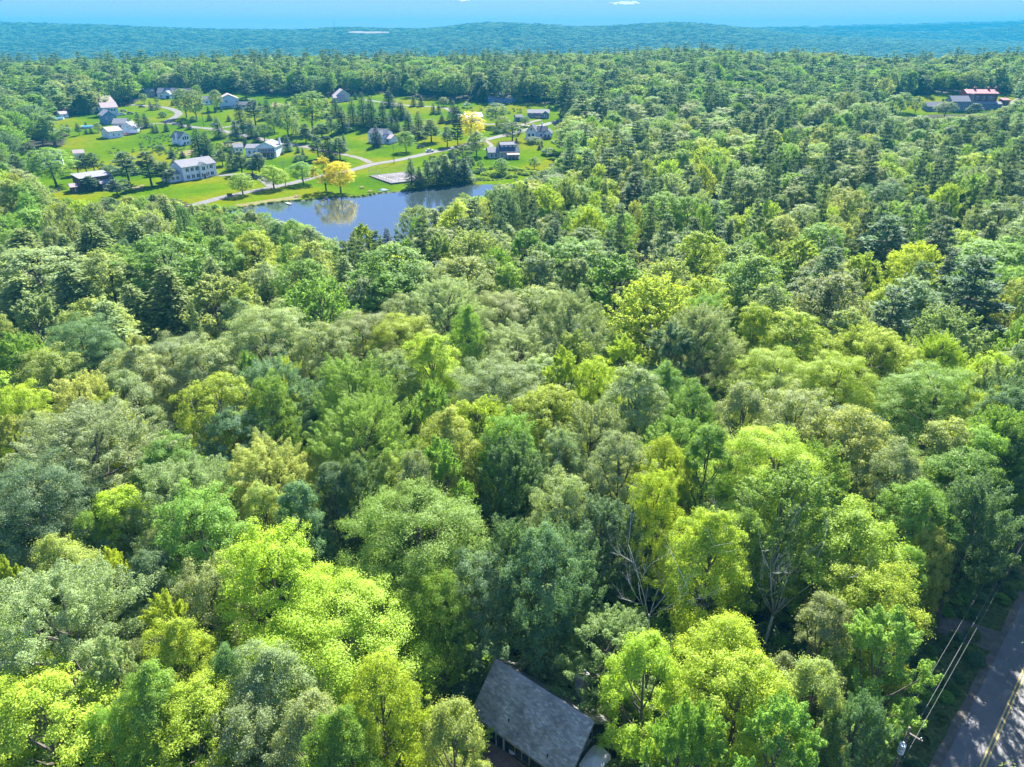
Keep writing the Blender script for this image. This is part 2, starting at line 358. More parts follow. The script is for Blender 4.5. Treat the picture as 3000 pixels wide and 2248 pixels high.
BLACKT = mat("black_trim", (.02, .02, .022), .6); TEALW = mat("pale_blue_siding", (.46, .58, .63), .6, .06, .6); BRICK = mat("red_brick", (.28, .10, .07), .9, .3, 5); STEEL = mat("galvanised_steel", (.45, .47, .48), .4, .1, 2, metal=.7)
def win(root, face, u, z, w, h, x0, W_, y0, D_, frame=TRIMW, arch=False):
    def poly(a0, a1, b0, b1, t0, t1):
        mb = MB()
        if face in 'fb':
            yy = (y0-t1, y0-t0) if face == 'f' else (y0+D_+t0, y0+D_+t1)
            return mb.box(x0+a0, x0+a1, yy[0], yy[1], b0, b1)
        xx = (x0-t1, x0-t0) if face == 'l' else (x0+W_+t0, x0+W_+t1)
        return mb.box(xx[0], xx[1], y0+a0, y0+a1, b0, b1)
    f = poly(u-w/2-.13, u+w/2+.13, z-.13, z+h+.13, -.02, .05).build("window", frame, root)
    poly(u-w/2, u+w/2, z, z+h, .045, .075).build("pane", GLASS, f)
    if w > 1.1: poly(u-.05, u+.05, z, z+h, .07, .09).build("mullion", frame, f)
    return f
def block(root, x=0, w=8, y=0, d=8, h=5.5, rise=2.2, axis='x', wall=WALLW, roof=ROOFG, wins=(), ov=.4, th=.22, frame=TRIMW, z0=-.8):
    if axis == 'x':
        MB().prism([(y, z0), (y+d, z0), (y+d, h), (y+d/2, h+rise), (y, h)], x, x+w, 'x').build("wall", wall, root)
        s = rise/(d/2)
        pr = [(y-ov, h-ov*s+.02), (y+d/2, h+rise+.02), (y+d+ov, h-ov*s+.02), (y+d+ov, h-ov*s+.02+th), (y+d/2, h+rise+.02+th*1.1), (y-ov, h-ov*s+.02+th)]
        r = MB().prism(pr, x-ov, x+w+ov, 'x').build("roof", roof, root)
    elif axis == 'y':
        MB().prism([(x, z0), (x+w, z0), (x+w, h), (x+w/2, h+rise), (x, h)], y, y+d, 'y').build("wall", wall, root)
        s = rise/(w/2)
        pr = [(x-ov, h-ov*s+.02), (x+w/2, h+rise+.02), (x+w+ov, h-ov*s+.02), (x+w+ov, h-ov*s+.02+th), (x+w/2, h+rise+.02+th*1.1), (x-ov, h-ov*s+.02+th)]
        r = MB().prism(pr, y-ov, y+d+ov, 'y').build("roof", roof, root)
        MB().prism([(x-ov, h-ov*s-.12), (x+w/2, h+rise-.12), (x+w+ov, h-ov*s-.12), (x+w+ov, h-ov*s+th), (x+w/2, h+rise+th), (x-ov, h-ov*s+th)], y-ov-.08, y-ov-.01, 'y').build("bargeboard", frame if frame is not None else TRIMW, root)
    else:   # single slope, rise towards the back (positive) or the front (negative)
        MB().prism([(y, z0), (y+d, z0), (y+d, h+max(rise, 0)), (y, h+max(-rise, 0))], x, x+w, 'x').build("wall", wall, root)
        za, zb = h+max(-rise, 0), h+max(rise, 0); s = (zb-za)/d
        r = MB().prism([(y-ov, za-ov*s+.02), (y+d+ov, zb+ov*s+.02), (y+d+ov, zb+ov*s+.02+th), (y-ov, za-ov*s+.02+th)], x-ov, x+w+ov, 'x').build("roof", roof, root)
    for a in wins: win(root, a[0], a[1], a[2], a[3], a[4], x, w, y, d, frame)
    return r
def house(label, FL, FR, blocks, name="house", cat="house"):
    p, q = gp(*FL), gp(*FR); L = (q-p).length
    root = empty(name, (p.x, p.y, min(float(T(p.x, p.y)), float(T(q.x, q.y)))), math.atan2(q.y-p.y, q.x-p.x), label, cat)
    for b in blocks(L): block(root, **b)
    return root
def row(face, n, L, z, w, h, m=1.2): return [(face, m+(L-2*m)*(i+.5)/n, z, w, h) for i in range(n)]
def chimney(root, x, y, w, d, z0, z1, m=BRICK):
    c = MB().box(x, x+w, y, y+d, z0, z1).box(x-.08, x+w+.08, y-.08, y+d+.08, z1, z1+.14).build("chimney", m, root); MB().box(x+.15, x+w-.15, y+.15, y+d-.15, z1+.14, z1+.45).build("flue", BLACKT, c)
def door(root, x, w=1.0, y=0, h=2.1, m=BROWNW):
    dd = MB().box(x, x+w, y-.07, y+.02, 0, h).build("door", m, root); MB().box(x+.1, x+.2, y-.12, y-.07, .95, 1.1).build("handle", STEEL, dd)
def garage_door(root, x, w, h=2.3, y=0, m=TRIMW):
    g = MB().box(x, x+w, y-.06, y+.02, 0, h).build("garage_door", m, root)
    for k in range(4): MB().box(x+.05, x+w-.05, y-.085, y-.055, .06+k*h/4, (k+1)*h/4-.04).build("panel", m, g)
# white two-storey house
h = house("white two-storey house with many shuttered windows above the driveway", (540, 532), (637, 514), lambda L: [dict(w=L, d=9.5, h=6.0, rise=2.4, wins=row('f', 6, L, .9, 1.5, 1.5)+row('f', 6, L, 3.9, 1.5, 1.5)+row('r', 2, 9.5, 3.8, 1.2, 1.4)), dict(x=-5.5, w=5.5, y=2, d=7, h=3.4, rise=1.5, wins=row('f', 2, 5.5, 1, 1.3, 1.3, .5)), dict(x=L*.47, w=3.6, y=-1.3, d=2, h=6.0, rise=1.1, axis='y', wins=[('f', 1.8, 3.7, 1.5, 1.6), ('f', .7, .9, .6, 1.7), ('f', 2.9, .9, .6, 1.7)])])
door(h, 5.0 if False else 9.2, 1.1, -1.31); chimney(h, 14, 5.5, .6, .6, 7.5, 9.0, CONC)
# brown house
h = house("dark brown house with low sloping roof half hidden by pines", (243, 562), (334, 549), lambda L: [dict(w=L, d=8.5, h=5.2, rise=.9, axis='s', wall=BROWNW, roof=ROOFG, wins=[('f', 1.6, 3.0, 1.0, 1.2), ('f', 3.2, .4, 1.2, 2.0), ('f', 12.6, 3.0, 1.6, 1.4)]), dict(x=6.6, w=6.0, y=-3.6, d=3.8, h=2.7, rise=.9, axis='s', wall=BROWNW, roof=ROOFG, wins=[('f', 1.2, 1.0, 1.2, 1.0)])])
h = house("small brown shed standing left of the dark brown house", (212, 568), (230, 566), lambda L: [dict(w=L, d=4, h=2.6, rise=1.0, wall=BROWNW, roof=PINKR, wins=[('f', L*.5, 1, .7, .7)])], "garden_shed", "shed"); door(h, .3, .9)
h = house("white house mostly hidden behind the big round tree", (118, 494), (188, 488), lambda L: [dict(w=L, d=8.5, h=5.4, rise=2.3, wins=row('f', 4, L, 3.4, 1.2, 1.3)+row('f', 4, L, .8, 1.2, 1.3)), dict(x=-3, w=5.5, y=-3.5, d=6, h=2.8, rise=1.4, axis='y', wins=[('f', 2.7, .9, 1.4, 1.2)])])
h = house("small white shed with brownish roof on the meadow edge behind three pines", (220, 466), (250, 463), lambda L: [dict(w=L, d=4.5, h=2.7, rise=1.3, wall=WALLW, roof=PINKR, wins=[('f', L*.3, 1, .8, .8), ('r', 2.2, 1, .8, .8)])], "garden_shed", "shed"); door(h, 4.0, 1.0)
# small gabled house on the meadow
h = house("small white gabled house alone on the meadow with chimney on its side", (533, 428), (561, 423), lambda L: [dict(w=L, d=9, h=4.4, rise=2.6, axis='y', wall=WALLW, roof=ROOFD, wins=[('f', L*.28, 3.1, .9, 1.6), ('f', L*.5, 3.1, .9, 1.9), ('f', L*.72, 3.1, .9, 1.6), ('f', L*.35, .6, 1.3, 1.3), ('f', L*.7, .6, 1.3, 1.3), ('l', 6.5, 2.6, .9, 1.2)])])
chimney(h, -.85, 2.6, .85, 1.1, -.5, 6.6, WALLW)
# white house with deck
h = house("white house with a brown raised deck across its broad gable", (753, 462), (811, 462), lambda L: [dict(w=L, d=12, h=5.2, rise=2.4, axis='y', wins=row('f', 5, L, 3.0, 1.5, 1.7, .8)+row('f', 4, L, .3, 1.5, 1.9)+row('l', 3, 12, 3.2, 1.1, 1.4)), dict(x=-6.5, w=6.5, y=3, d=8, h=4.2, rise=1.5, axis='x', wins=row('f', 2, 6.5, 1.6, 1.1, 1.3, .6))])
MB().box(1.0, 10.0, -2.6, -.02, 2.45, 2.65).build("deck", DECK, h)
for k in range(4): MB().box(1.05+k*2.9, 1.2+k*2.9, -2.55, -2.4, -.5, 2.45).build("deck_post", DECK, h)
rl = MB().box(1.0, 10.0, -2.6, -2.52, 3.45, 3.55).build("deck_rail", DECK, h)
for k in range(19): MB().box(1.05+k*.49, 1.11+k*.49, -2.58, -2.53, 2.65, 3.45).build("baluster", DECK, rl)
chimney(h, 9.8, 8, .9, .9, 5.5, 8.6, WALLW)
house("small white garage beside the house with the raised deck", (688, 449), (714, 447), lambda L: [dict(w=L, d=6, h=2.8, rise=1.5, wins=[('f', L*.3, 1, .9, .9), ('f', L*.75, 1, .9, .9)])], "garage", "garage")
# row of houses by the far-left wood
h = house("white garage with dark roof at the end of the row, red car parked beside", (322, 407), (361, 401), lambda L: [dict(w=L, d=9, h=3.9, rise=2.1, roof=PINKR, wins=[('f', L*.33, 1.4, .7, .9), ('f', L*.72, 1.4, .7, .9)])], "garage", "garage")
h = house("pale blue house with stepped roofs just behind the white garage", (325, 394), (392, 393), lambda L: [dict(w=L*.55, d=9, y=5, h=5.6, rise=2.4, wall=TEALW, roof=ROOFG, wins=row('f', 2, L*.5, 3.6, 1.1, 1.3)), dict(x=L*.42, w=L*.55, y=3.4, d=8, h=3.4, rise=3.0, axis='y', wall=TEALW, roof=ROOFG, wins=[('f', L*.27, 3.2, 1.2, 1.2)])])
garage_door(h, 10.5, 4.2, y=3.4)
h = house("deep blue gabled house in the middle of the left row", (306, 366), (345, 362), lambda L: [dict(w=L, d=10, h=5.6, rise=2.8, axis='y', wall=BLUEW, roof=ROOFG, wins=[('f', L*.3, 3.4, 1.2, 1.3), ('f', L*.7, 3.4, 1.2, 1.3), ('f', L*.5, .8, 2.2, 1.5)])])
h = house("white house with blue-grey roof, third from the garage in the left row", (304, 344), (350, 340), lambda L: [dict(w=L, d=10, h=6.0, rise=2.8, wall=TEALW, roof=PINKR, wins=row('f', 4, L, 3.7, 1.1, 1.3)+row('f', 4, L, .9, 1.1, 1.3))])
h = house("white house with pinkish roof at the wood's edge, last of the left row", (288, 328), (340, 322), lambda L: [dict(w=L, d=11, h=6.0, rise=3.6, roof=PINKR, wins=row('f', 4, L, 3.7, 1.2, 1.3)), dict(x=-5, w=5, y=2, d=7, h=3.2, rise=1.6, wins=[('f', 2.5, 1.0, 1.2, 1.2)])])
h = house("pale house with dark porch by the far treeline", (428, 286), (456, 284), lambda L: [dict(w=L, d=9, h=4.2, rise=2.6, wall=PINKR, roof=ROOFG, wins=row('f', 3, L, 1.2, 1.0, 1.3, .5)), ])
h = house("white gabled house with garage at the far treeline", (456, 290), (503, 290), lambda L: [dict(w=L, d=9, y=4, h=4.0, rise=3.4, wall=WALLW, roof=ROOFG, wins=row('f', 3, L, 1.2, 1.1, 1.3)), dict(x=L*.5, w=L*.46, y=0, d=9, h=3.4, rise=2.4, axis='y', wall=TEALW, roof=ROOFG)])
garage_door(h, 8.7, 2.6, m=BLACKT)
h = house("brown house with hipped dark roof behind the tall leafy pair", (515, 288), (560, 287), lambda L: [dict(w=L, d=9, h=3.8, rise=3.0, wall=BROWNW, roof=ROOFD, wins=row('f', 4, L, 1.1, 1.1, 1.3))])
h = house("large white house with broad blank gable on the far lawn", (647, 319), (702, 316), lambda L: [dict(w=L, d=13, h=6.6, rise=3.0, axis='y', wall=TEALW, roof=PINKR, wins=[('f', L*.35, 4.2, 1.6, 1.3), ('f', L*.7, 1.4, .9, 1.1), ('f', L*.3, .7, 2.4, 1.1)])])
MB().box(1.0, 7.5, -2.2, -.02, 1.6, 1.8).build("porch_roof", ROOFG, h)
h = house("pale wing building left of the large white house", (600, 308), (626, 306), lambda L: [dict(w=L, d=8, h=3.8, rise=2.0, wall=TEALW, roof=ROOFD, wins=row('f', 2, L, 1.2, 1.1, 1.2, .4))])
h = house("dark-roofed house sunk behind the spruces of the hamlet", (697, 322), (748, 320), lambda L: [dict(w=L, d=8, h=3.0, rise=2.0, wall=GREYW, roof=ROOFD, wins=row('f', 3, L, 1, 1.1, 1.2))])
h = house("tan gabled house with pink roof among the far conifers", (990, 300), (1028, 298), lambda L: [dict(w=L, d=12, y=3, h=5.0, rise=3.8, axis='y', wall=TANW, roof=PINKR, wins=[('f', L*.5, 3.4, 1.4, 1.8)]), dict(x=-3, w=8, y=0, d=7, h=3.2, rise=2.0, wall=TANW, roof=PINKR, wins=row('f', 2, 8, 1, 1.2, 1.2))])
h = house("white house with arched gable window and dark porch roof on the bright lawn", (1080, 417), (1146, 423), lambda L: [dict(w=L*.72, d=9, h=5.2, rise=2.2, wall=WALLW, roof=ROOFD, wins=row('f', 3, L*.7, .8, 1.2, 1.4)+[('f', 1.8, 3.2, 1.1, 1.3), ('l', 3, 3.2, 1.1, 1.3), ('l', 3, .8, 1.1, 1.3)]), dict(x=L*.40, w=L*.30, y=-1.2, d=5, h=4.9, rise=1.8, axis='y', roof=ROOFD, wins=[('f', L*.15, 3.1, 1.9, 2.2)]), dict(x=L*.72, w=L*.25, y=.5, d=8, h=2.8, rise=1.7, roof=PINKR, wins=[('f', 1.6, .8, 1.6, 1.4)])])
MB().prism([(-3.0, 2.5), (-.02, 3.2), (-.02, 3.35), (-3.0, 2.65)], 3.2, 10.5, 'x').build("porch_roof", ROOFD, h)
for k in range(3): MB().box(3.4+k*3.4, 3.55+k*3.4, -2.9, -2.75, -.4, 2.55).build("porch_post", TRIMW, h)
h = house("long low blue-grey building against the dark back wood", (1433, 304), (1506, 301), lambda L: [dict(w=L, d=9, h=3.2, rise=1.2, axis='s', wall=BLUEW, roof=ROOFG, wins=row('f', 5, L, 1.1, 1.6, 1.2))])
h = house("low grey ranch house with white windows and brown ramp on the back lawn", (1546, 347), (1609, 347), lambda L: [dict(w=L, d=8, y=1.5, h=3.2, rise=1.8, wall=GREYW, roof=ROOFG, wins=row('f', 4, L, 1, 1.0, 1.6)), dict(x=L*.66, w=L*.32, y=0, d=6, h=3.0, rise=1.7, axis='y', wall=GREYW, roof=ROOFG, wins=[('f', L*.08, .8, .9, 1.6), ('f', L*.16, .8, .9, 1.6), ('f', L*.24, .8, .9, 1.6)])])
MB().prism([(-.02, 1.0), (-2.0, 1.0), (-2.0, .75), (-.02, .75)], 5.5, 10, 'x').build("ramp", DECK, h)
h = house("blue-grey shed beside the low grey ranch house", (1512, 357), (1531, 356), lambda L: [dict(w=L, d=4, h=2.8, rise=1.2, wall=BLUEW, roof=ROOFG)], "garden_shed", "shed"); door(h, 1.2, 1.0)
h = house("pale blue roofed house peeping over the yellow crown", (1366, 357), (1414, 354), lambda L: [dict(w=L, d=8, h=2.9, rise=1.9, wall=TEALW, roof=TEALW, wins=row('f', 3, L, 1, 1.1, 1.2))])
h = house("white cottage with black-trimmed steep gable and brown deck", (1541, 405), (1571, 406), lambda L: [dict(w=L, d=9, h=3.8, rise=3.8, axis='y', wall=WALLW, roof=ROOFD, frame=BLACKT, wins=[('f', L*.3, 1.0, .9, 1.4), ('f', L*.7, 1.0, .9, 1.4), ('f', L*.5, 4.4, .8, 1.2)]), dict(x=L, w=5.5, y=2, d=7, h=3.8, rise=2.4, wall=WALLW, roof=ROOFD, wins=[('f', 2.5, 1, 1.2, 1.4)]), dict(x=L+4.2, w=4.6, y=0, d=8, h=3.0, rise=2.0, axis='y', wall=WALLW, roof=ROOFD, frame=BLACKT, wins=[('f', 1.2, .9, .9, 1.4), ('f', 3.2, .9, .9, 1.4)])])
MB().box(8.5, 15.2, -2.2, -.02, .7, .9).build("deck", DECK, h); rl = MB().box(8.5, 15.2, -2.2, -2.1, 1.6, 1.7).build("deck_rail", DECK, h)
for k in range(14): MB().box(8.55+k*.5, 8.62+k*.5, -2.18, -2.12, -.3, 1.6).build("baluster", DECK, rl)
chimney(h, 8.2, 6, .7, .7, 4.5, 8.2, WALLW)
h = house("tan house with white dormer, dark lower roof and brick chimney near the pond", (1464, 466), (1521, 464), lambda L: [dict(w=L, d=11, h=3.2, rise=3.2, wall=TANW, roof=ROOFD, wins=[('f', 1.2, .9, .9, 1.3), ('l', 2.2, .9, 1.0, 1.4), ('l', 5.2, .9, 1.0, 1.4), ('l', 8.2, .9, 1.0, 1.4)]), dict(x=1.2, w=L-2.4, y=3.4, d=5, h=6.4, rise=1.0, wall=WALLW, roof=ROOFG, wins=row('f', 3, L-2.4, 5.2, .9, .8, .6)), dict(x=-5.5, w=5.5, y=2, d=8, h=3.0, rise=2.0, wall=TANW, roof=ROOFG, wins=row('f', 2, 5.5, .8, 1.0, 1.4, .5))])
MB().prism([(-3.4, 2.3), (-.02, 2.9), (-.02, 3.02), (-3.4, 2.42)], 3.5, 10.0, 'x').build("porch_roof", PINKR, h)
MB().box(3.5, 10.0, -3.3, -.02, .4, .6).build("deck", DECK, h)
for k in range(4): MB().box(3.6+k*2.05, 3.75+k*2.05, -3.25, -3.1, -.4, 2.35).build("porch_post", TRIMW, h)
chimney(h, 9.6, 6.2, .9, .9, 5.0, 9.0, BRICK)
house("grey house with dark roof just visible in the back wood", (1655, 281), (1690, 279), lambda L: [dict(w=L, d=9, h=4.5, rise=3.4, wall=GREYW, roof=ROOFD, wins=row('f', 3, L, 1.3, 1.2, 1.3))])
house("grey house with white-trimmed gable deep in the right-hand wood", (2056, 415), (2092, 413), lambda L: [dict(w=L, d=9, y=1, h=6.5, rise=2.6, wall=GREYW, roof=ROOFG, wins=row('f', 3, L, 3.9, 1.0, 1.3)), dict(x=L*.5, w=L*.42, y=-1, d=6, h=6.5, rise=2.6, axis='y', wall=GREYW, roof=ROOFG, wins=[('f', L*.21, 4, 1.3, 1.5)])])
# red barn and grey house on the right-hand clearing
h = house("long dark red barn with pink metal roof, cupolas and white-framed windows", (2824, 314), (2914, 316), lambda L: [dict(w=L, d=12, h=9.4, rise=2.2, wall=REDW, roof=REDR, wins=[('f', L*(.16+.2*k), 5.4, 1.5, 2.2) for k in range(4)]+[('f', L*.86, 5.2, 1.2, 1.8), ('r', 3, 5.2, 1.2, 1.8), ('r', 8, 5.2, 1.2, 1.8)])], "barn", "barn")
MB().prism([(-4.2, 2.6), (-.02, 4.1), (-.02, 4.3), (-4.2, 2.8)], .5, 24, 'x').build("lean_to_roof", ROOFG, h); MB().box(.7, 23.8, -4.0, -3.8, -1, 2.6).build("lean_to_wall", GREYW, h)
for k, x in enumerate((6.5, 16.0, 21.0)):
    c = MB().box(x, x+1.3, 5.4, 6.7, 11.2, 12.9).build("cupola", REDW, h); MB().add([(x-.2, 5.2, 12.9), (x+1.5, 5.2, 12.9), (x+1.5, 6.9, 12.9), (x-.2, 6.9, 12.9), (x+.65, 6.05, 14.2)], [(0, 3, 2, 1), (0, 1, 4), (1, 2, 4), (2, 3, 4), (3, 0, 4)]).build("cupola_roof", REDR, c)
h = house("dark grey house with fieldstone chimney end before the red barn", (2784, 326), (2836, 326), lambda L: [dict(w=L, d=10, h=6.4, rise=3.2, wall=GREYW, roof=ROOFG, wins=row('f', 3, L, 4.0, 1.1, 1.5)+row('f', 3, L, .9, 1.1, 1.6)), dict(x=-16, w=16, y=1, d=8, h=2.9, rise=2.6, wall=GREYW, roof=ROOFG, wins=row('f', 3, 16, .8, 1.2, 1.4))])
MB().prism([(2.6, -1), (8.2, -1), (7.0, 6), (6.4, 11.2), (4.4, 11.2), (3.8, 6)], 14.6 if False else 15.1, 16.6, 'x').build("chimney", STONE, h); chimney(h, -5, 4, 1.0, 1.0, 3.5, 7.4, STONE)
h = house("little red shed at the far end of the red barn", (2936, 308), (2957, 307), lambda L: [dict(w=L, d=4, h=3.2, rise=1.0, axis='s', wall=REDW, roof=REDR, wins=[('f', L*.5, 1.2, 1.0, 1.0)])], "garden_shed", "shed")
h = house("tiny white shed beside the blue pool under the left wood", (180, 347), (202, 344), lambda L: [dict(w=L, d=5, h=2.6, rise=1.4, wall=WALLW, roof=PINKR, wins=[('f', L*.5, 1, .8, .8)])], "garden_shed", "shed")

# ------------------------------------------------------------------ the cabin in the wood
CA = Vector((-1.55, 48.82)); CB_ = Vector((7.04, 41.98)); CM = (CA+CB_)/2; CY = math.atan2(CB_.y-CA.y, CB_.x-CA.x)
CL, CHW, CZR, CZE = 10.97, 3.7, 7.0, 3.2
cabin = empty("cabin", (CM.x, CM.y, 0), CY, "dark cabin with grey shingle roof and stone chimney in the wood", "cabin")
DARKW = mat("dark_stained_boards", (.035, .03, .026), .85, .3, 2); FASC = mat("weathered_fascia", (.30, .27, .22), .8, .2, 2)
x0, x1 = -CL/2, CL/2; sl = (CZR-CZE)/CHW; wi = .55
MB().prism([(-CHW+wi, -.3), (CHW-wi, -.3), (CHW-wi, CZE+wi*sl-.25), (0, CZR-.25), (-CHW+wi, CZE+wi*sl-.25)], x0+.5, x1-.5, 'x').build("wall", DARKW, cabin)
for k in range(24):   # upright boards of the near long wall and the right gable
    xx = x0+.52+k*(CL-1.05)/24; MB().box(xx, xx+.36, -CHW+wi-.045, -CHW+wi-.002, 0, CZE+wi*sl-.3).build("board", DARKW, cabin)
roof = MB().prism([(-CHW, CZE-.16), (0, CZR-.16), (CHW, CZE-.16), (CHW, CZE-.03), (0, CZR-.03), (-CHW, CZE-.03)], x0, x1, 'x').build("roof", ROOFG, cabin)
m, nt, b = nodes("asphalt_shingle"); a = nt.nodes.new("ShaderNodeAttribute"); a.attribute_name = 'leaf'
c = ramp(nt, a.outputs["Fac"], [(0, (.30, .305, .31)), (.5, (.38, .385, .395)), (.9, (.46, .465, .475)), (1.0, (.56, .56, .565))])
tc = nt.nodes.new("ShaderNodeTexCoord"); ng = noise_tex(nt, tc.outputs["Object"], .6, 5); cs = ramp(nt, ng, [(.35, (.62, .62, .6)), (.6, (1.05, 1.05, 1.05))])
mm = nt.nodes.new("ShaderNodeMixRGB"); mm.blend_type = 'MULTIPLY'; mm.inputs[0].default_value = 1; nt.links.new(c, mm.inputs[1]); nt.links.new(cs, mm.inputs[2])
nt.links.new(mm.outputs[0], b.inputs["Base Color"]); b.inputs["Roughness"].default_value = .92
SHING = m
def shingles(name, parent, xa, xb, ya, za, yb, zb, sgn, seed, expo=.17, tab=.34):
    """overlapping tabs in courses from eave (ya, za) up to (yb, zb)"""
    r = np.random.default_rng(seed); e = np.array([ya, za]); t = np.array([yb, zb]); Ls = np.linalg.norm(t-e); d = (t-e)/Ls; nrm = np.array([-d[1], d[0]])*sgn
    V, Fc, lf = [], [], []; nrow = int(Ls/expo)
    for i in range(nrow):
        off = (i % 2)*tab*.5+r.uniform(-.03, .03); x = xa-off
        while x < xb:
            p, q = max(x+.006, xa), min(x+tab-.006, xb); x += tab
            if q-p < .05: continue
            lift = .022+r.uniform(0, .008); s0 = i*expo+r.uniform(-.008, .004); s1 = min(s0+expo*1.35, Ls)
            lo = e+d*s0; hi = e+d*s1; top = lo+nrm*lift*1.9; th = hi+nrm*lift*.7; n = len(V)
            V += [(p, *lo), (q, *lo), (q, *top), (p, *top), (q, *th), (p, *th)]
            Fc += [(n, n+1, n+2), (n, n+2, n+3), (n+3, n+2, n+4), (n+3, n+4, n+5), (n+1, n+4, n+2), (n, n+3, n+5)]; lf += [r.random()]*6
    o = link(bpy.data.objects.new(name, mesh_np(name, V, Fc, [SHING], leaf=lf)), parent); o["kind"] = "stuff"; return o
shingles("shingles", roof, x0-.02, x1+.02, -CHW-.04, CZE-.03, 0, CZR-.03, 1, 3); shingles("shingles", roof, x0-.02, x1+.02, CHW+.04, CZE-.03, 0, CZR-.03, -1, 4)
for k in range(36):
    xx = x0+k*CL/36; MB().prism([(-.17, CZR-.155), (0, CZR+.02), (.17, CZR-.155), (.17, CZR-.12), (0, CZR+.06), (-.17, CZR-.12)], xx+.01, xx+CL/36-.01, 'x').build("ridge_tile", SHING if k else SHING, roof)
MB().box(x0-.03, x1+.03, -CHW-.08, -CHW-.045, CZE-.24, CZE-.02).build("fascia", FASC, roof); MB().box(x0-.03, x1+.03, CHW+.045, CHW+.08, CZE-.24, CZE-.02).build("fascia", FASC, roof)
for xx in (x0-.06, x1+.025):
    for s in (-1, 1): MB().prism([(s*CHW, CZE-.28), (0, CZR-.28), (0, CZR-.02), (s*CHW, CZE-.02)], xx, xx+.035, 'x').build("bargeboard", FASC, roof)
pr = MB().prism([(2.35, 3.95), (4.35, 3.75), (4.35, 3.87), (2.35, 4.07)], -5.05, -1.95, 'x').build("porch_roof", ROOFG, cabin)
shingles("shingles", pr, -5.1, -1.9, 4.4, 3.87, 2.35, 4.07, -1, 8)
for xx in (-4.9, -2.2): MB().tube([(xx, 4.2, -.2), (xx, 4.2, 3.8)], .07, 6).build("porch_post", DECK, cabin)
ch = MB().box(1.70, 2.62, 2.78, 3.52, -.3, 7.45).build("chimney", mat("mortar", (.16, .15, .14), .95, .2, 3), cabin)
r_ = random.Random(3); mb = MB(); z = 2.2
while z < 7.4:
    hh = r_.uniform(.13, .24)
    for (ax, a0, a1, fix, out) in (('x', 1.70, 2.62, 2.78, -1), ('x', 1.70, 2.62, 3.52, 1), ('y', 2.78, 3.52, 1.70, -1), ('y', 2.78, 3.52, 2.62, 1)):
        a = a0-.02
        while a < a1:
            w_ = r_.uniform(.16, .4); e = min(a+w_, a1+.02); t = r_.uniform(.02, .06)*out
            lo, hi = sorted((fix, fix+t))
            if ax == 'x': mb.box(a+.012, e-.012, lo, hi, z+.012, min(z+hh, 7.44)-.012)
            else: mb.box(lo, hi, a+.012, e-.012, z+.012, min(z+hh, 7.44)-.012)
            a += w_
    z += hh
so = mb.build("chimney_stones", STONE, ch); so["kind"] = "stuff"
MB().box(1.58, 2.74, 2.66, 3.64, 7.45, 7.58).build("chimney_cap", CONC, ch)
fl = MB().box(1.9, 2.42, 2.95, 3.35, 7.58, 7.75).build("flue", BLACKT, ch); MB().box(1.80, 2.52, 2.85, 3.45, 7.90, 7.93).box(1.88, 1.91, 2.93, 2.96, 7.58, 7.90).box(2.41, 2.44, 2.93, 2.96, 7.58, 7.90).box(1.88, 1.91, 3.34, 3.37, 7.58, 7.90).box(2.41, 2.44, 3.34, 3.37, 7.58, 7.90).build("rain_cap", CONC, ch)
def cabin_local(px, py, z):
    d = ray(px, py); t = (z-CAMH)/d[2]; v = Vector((d[0]*t, d[1]*t))-CM
    return v.x*math.cos(CY)+v.y*math.sin(CY), -v.x*math.sin(CY)+v.y*math.cos(CY)
for px, py in ((1490, 2116), (1603, 2219)):
    for i in range(200):
        z = CZE+i*(CZR-CZE)/200; lx, ly = cabin_local(px, py, z)
        if ly < 0 and z >= CZR+sl*ly: break
    vp = MB().tube([(lx, ly, z-.15), (lx, ly, z+.38)], .055, 8).build("vent_pipe", BLACKT, roof); MB().tube([(lx, ly, z-.1), (lx+.12, ly-.05, z+.55)], .02, 5).build("stay", BLACKT, roof)
win(cabin, 'f', 5.2, 1.0, 1.5, 1.3, x0+.5, CL-1, -CHW+wi-.05, 6.3, FASC); win(cabin, 'f', 8.2, 1.0, 1.2, 1.2, x0+.5, CL-1, -CHW+wi-.05, 6.3, FASC); win(cabin, 'r', 3.1, 3.6, 1.2, 1.2, x0+.5, CL-1, -CHW+wi, 6.3, FASC)
win(cabin, 'f', 2.2, .1, 1.6, 2.0, x0+.5, CL-1, -CHW+wi-.05, 6.3, TRIMW)
dk = MB().box(-5.2, 5.3, -6.3, -3.18, .38, .46).build("deck", DECK, cabin)
for k in range(21): MB().box(-5.2+k*.5, -4.72+k*.5, -6.3, -3.19, .465, .49).build("plank", DECK, dk)
for k in range(6): MB().box(-5.1+k*2.06, -5.0+k*2.06, -6.28, -6.18, -.2, 1.4).build("rail_post", DECK, dk)
MB().box(-5.2, 5.3, -6.3, -6.16, 1.4, 1.47).build("hand_rail", FASC, dk)
MB().tube([(5.0, -3.6, 3.1), (5.1, -3.9, .2)], .05, 6).build("downpipe", FASC, cabin)
def cw(px, py, z):
    d = ray(px, py); t = (z-CAMH)/d[2]; return Vector((d[0]*t, d[1]*t, z))
p = cw(1504, 2199, 1.15); t = empty("garden_table", (p.x, p.y, .49), 0, "small round grey table on the cabin's deck", "table")
MB().tube([(0, 0, .62), (0, 0, .66)], .42, 24).build("table_top", mat("grey_plastic", (.55, .57, .6), .5), t); MB().tube([(0, 0, 0), (0, 0, .63)], .05, 8).build("leg", BLACKT, t)
p = cw(1541, 2221, .95); t = empty("bench", (p.x, p.y, .49), CY, "narrow white bench under the cabin eave", "bench")
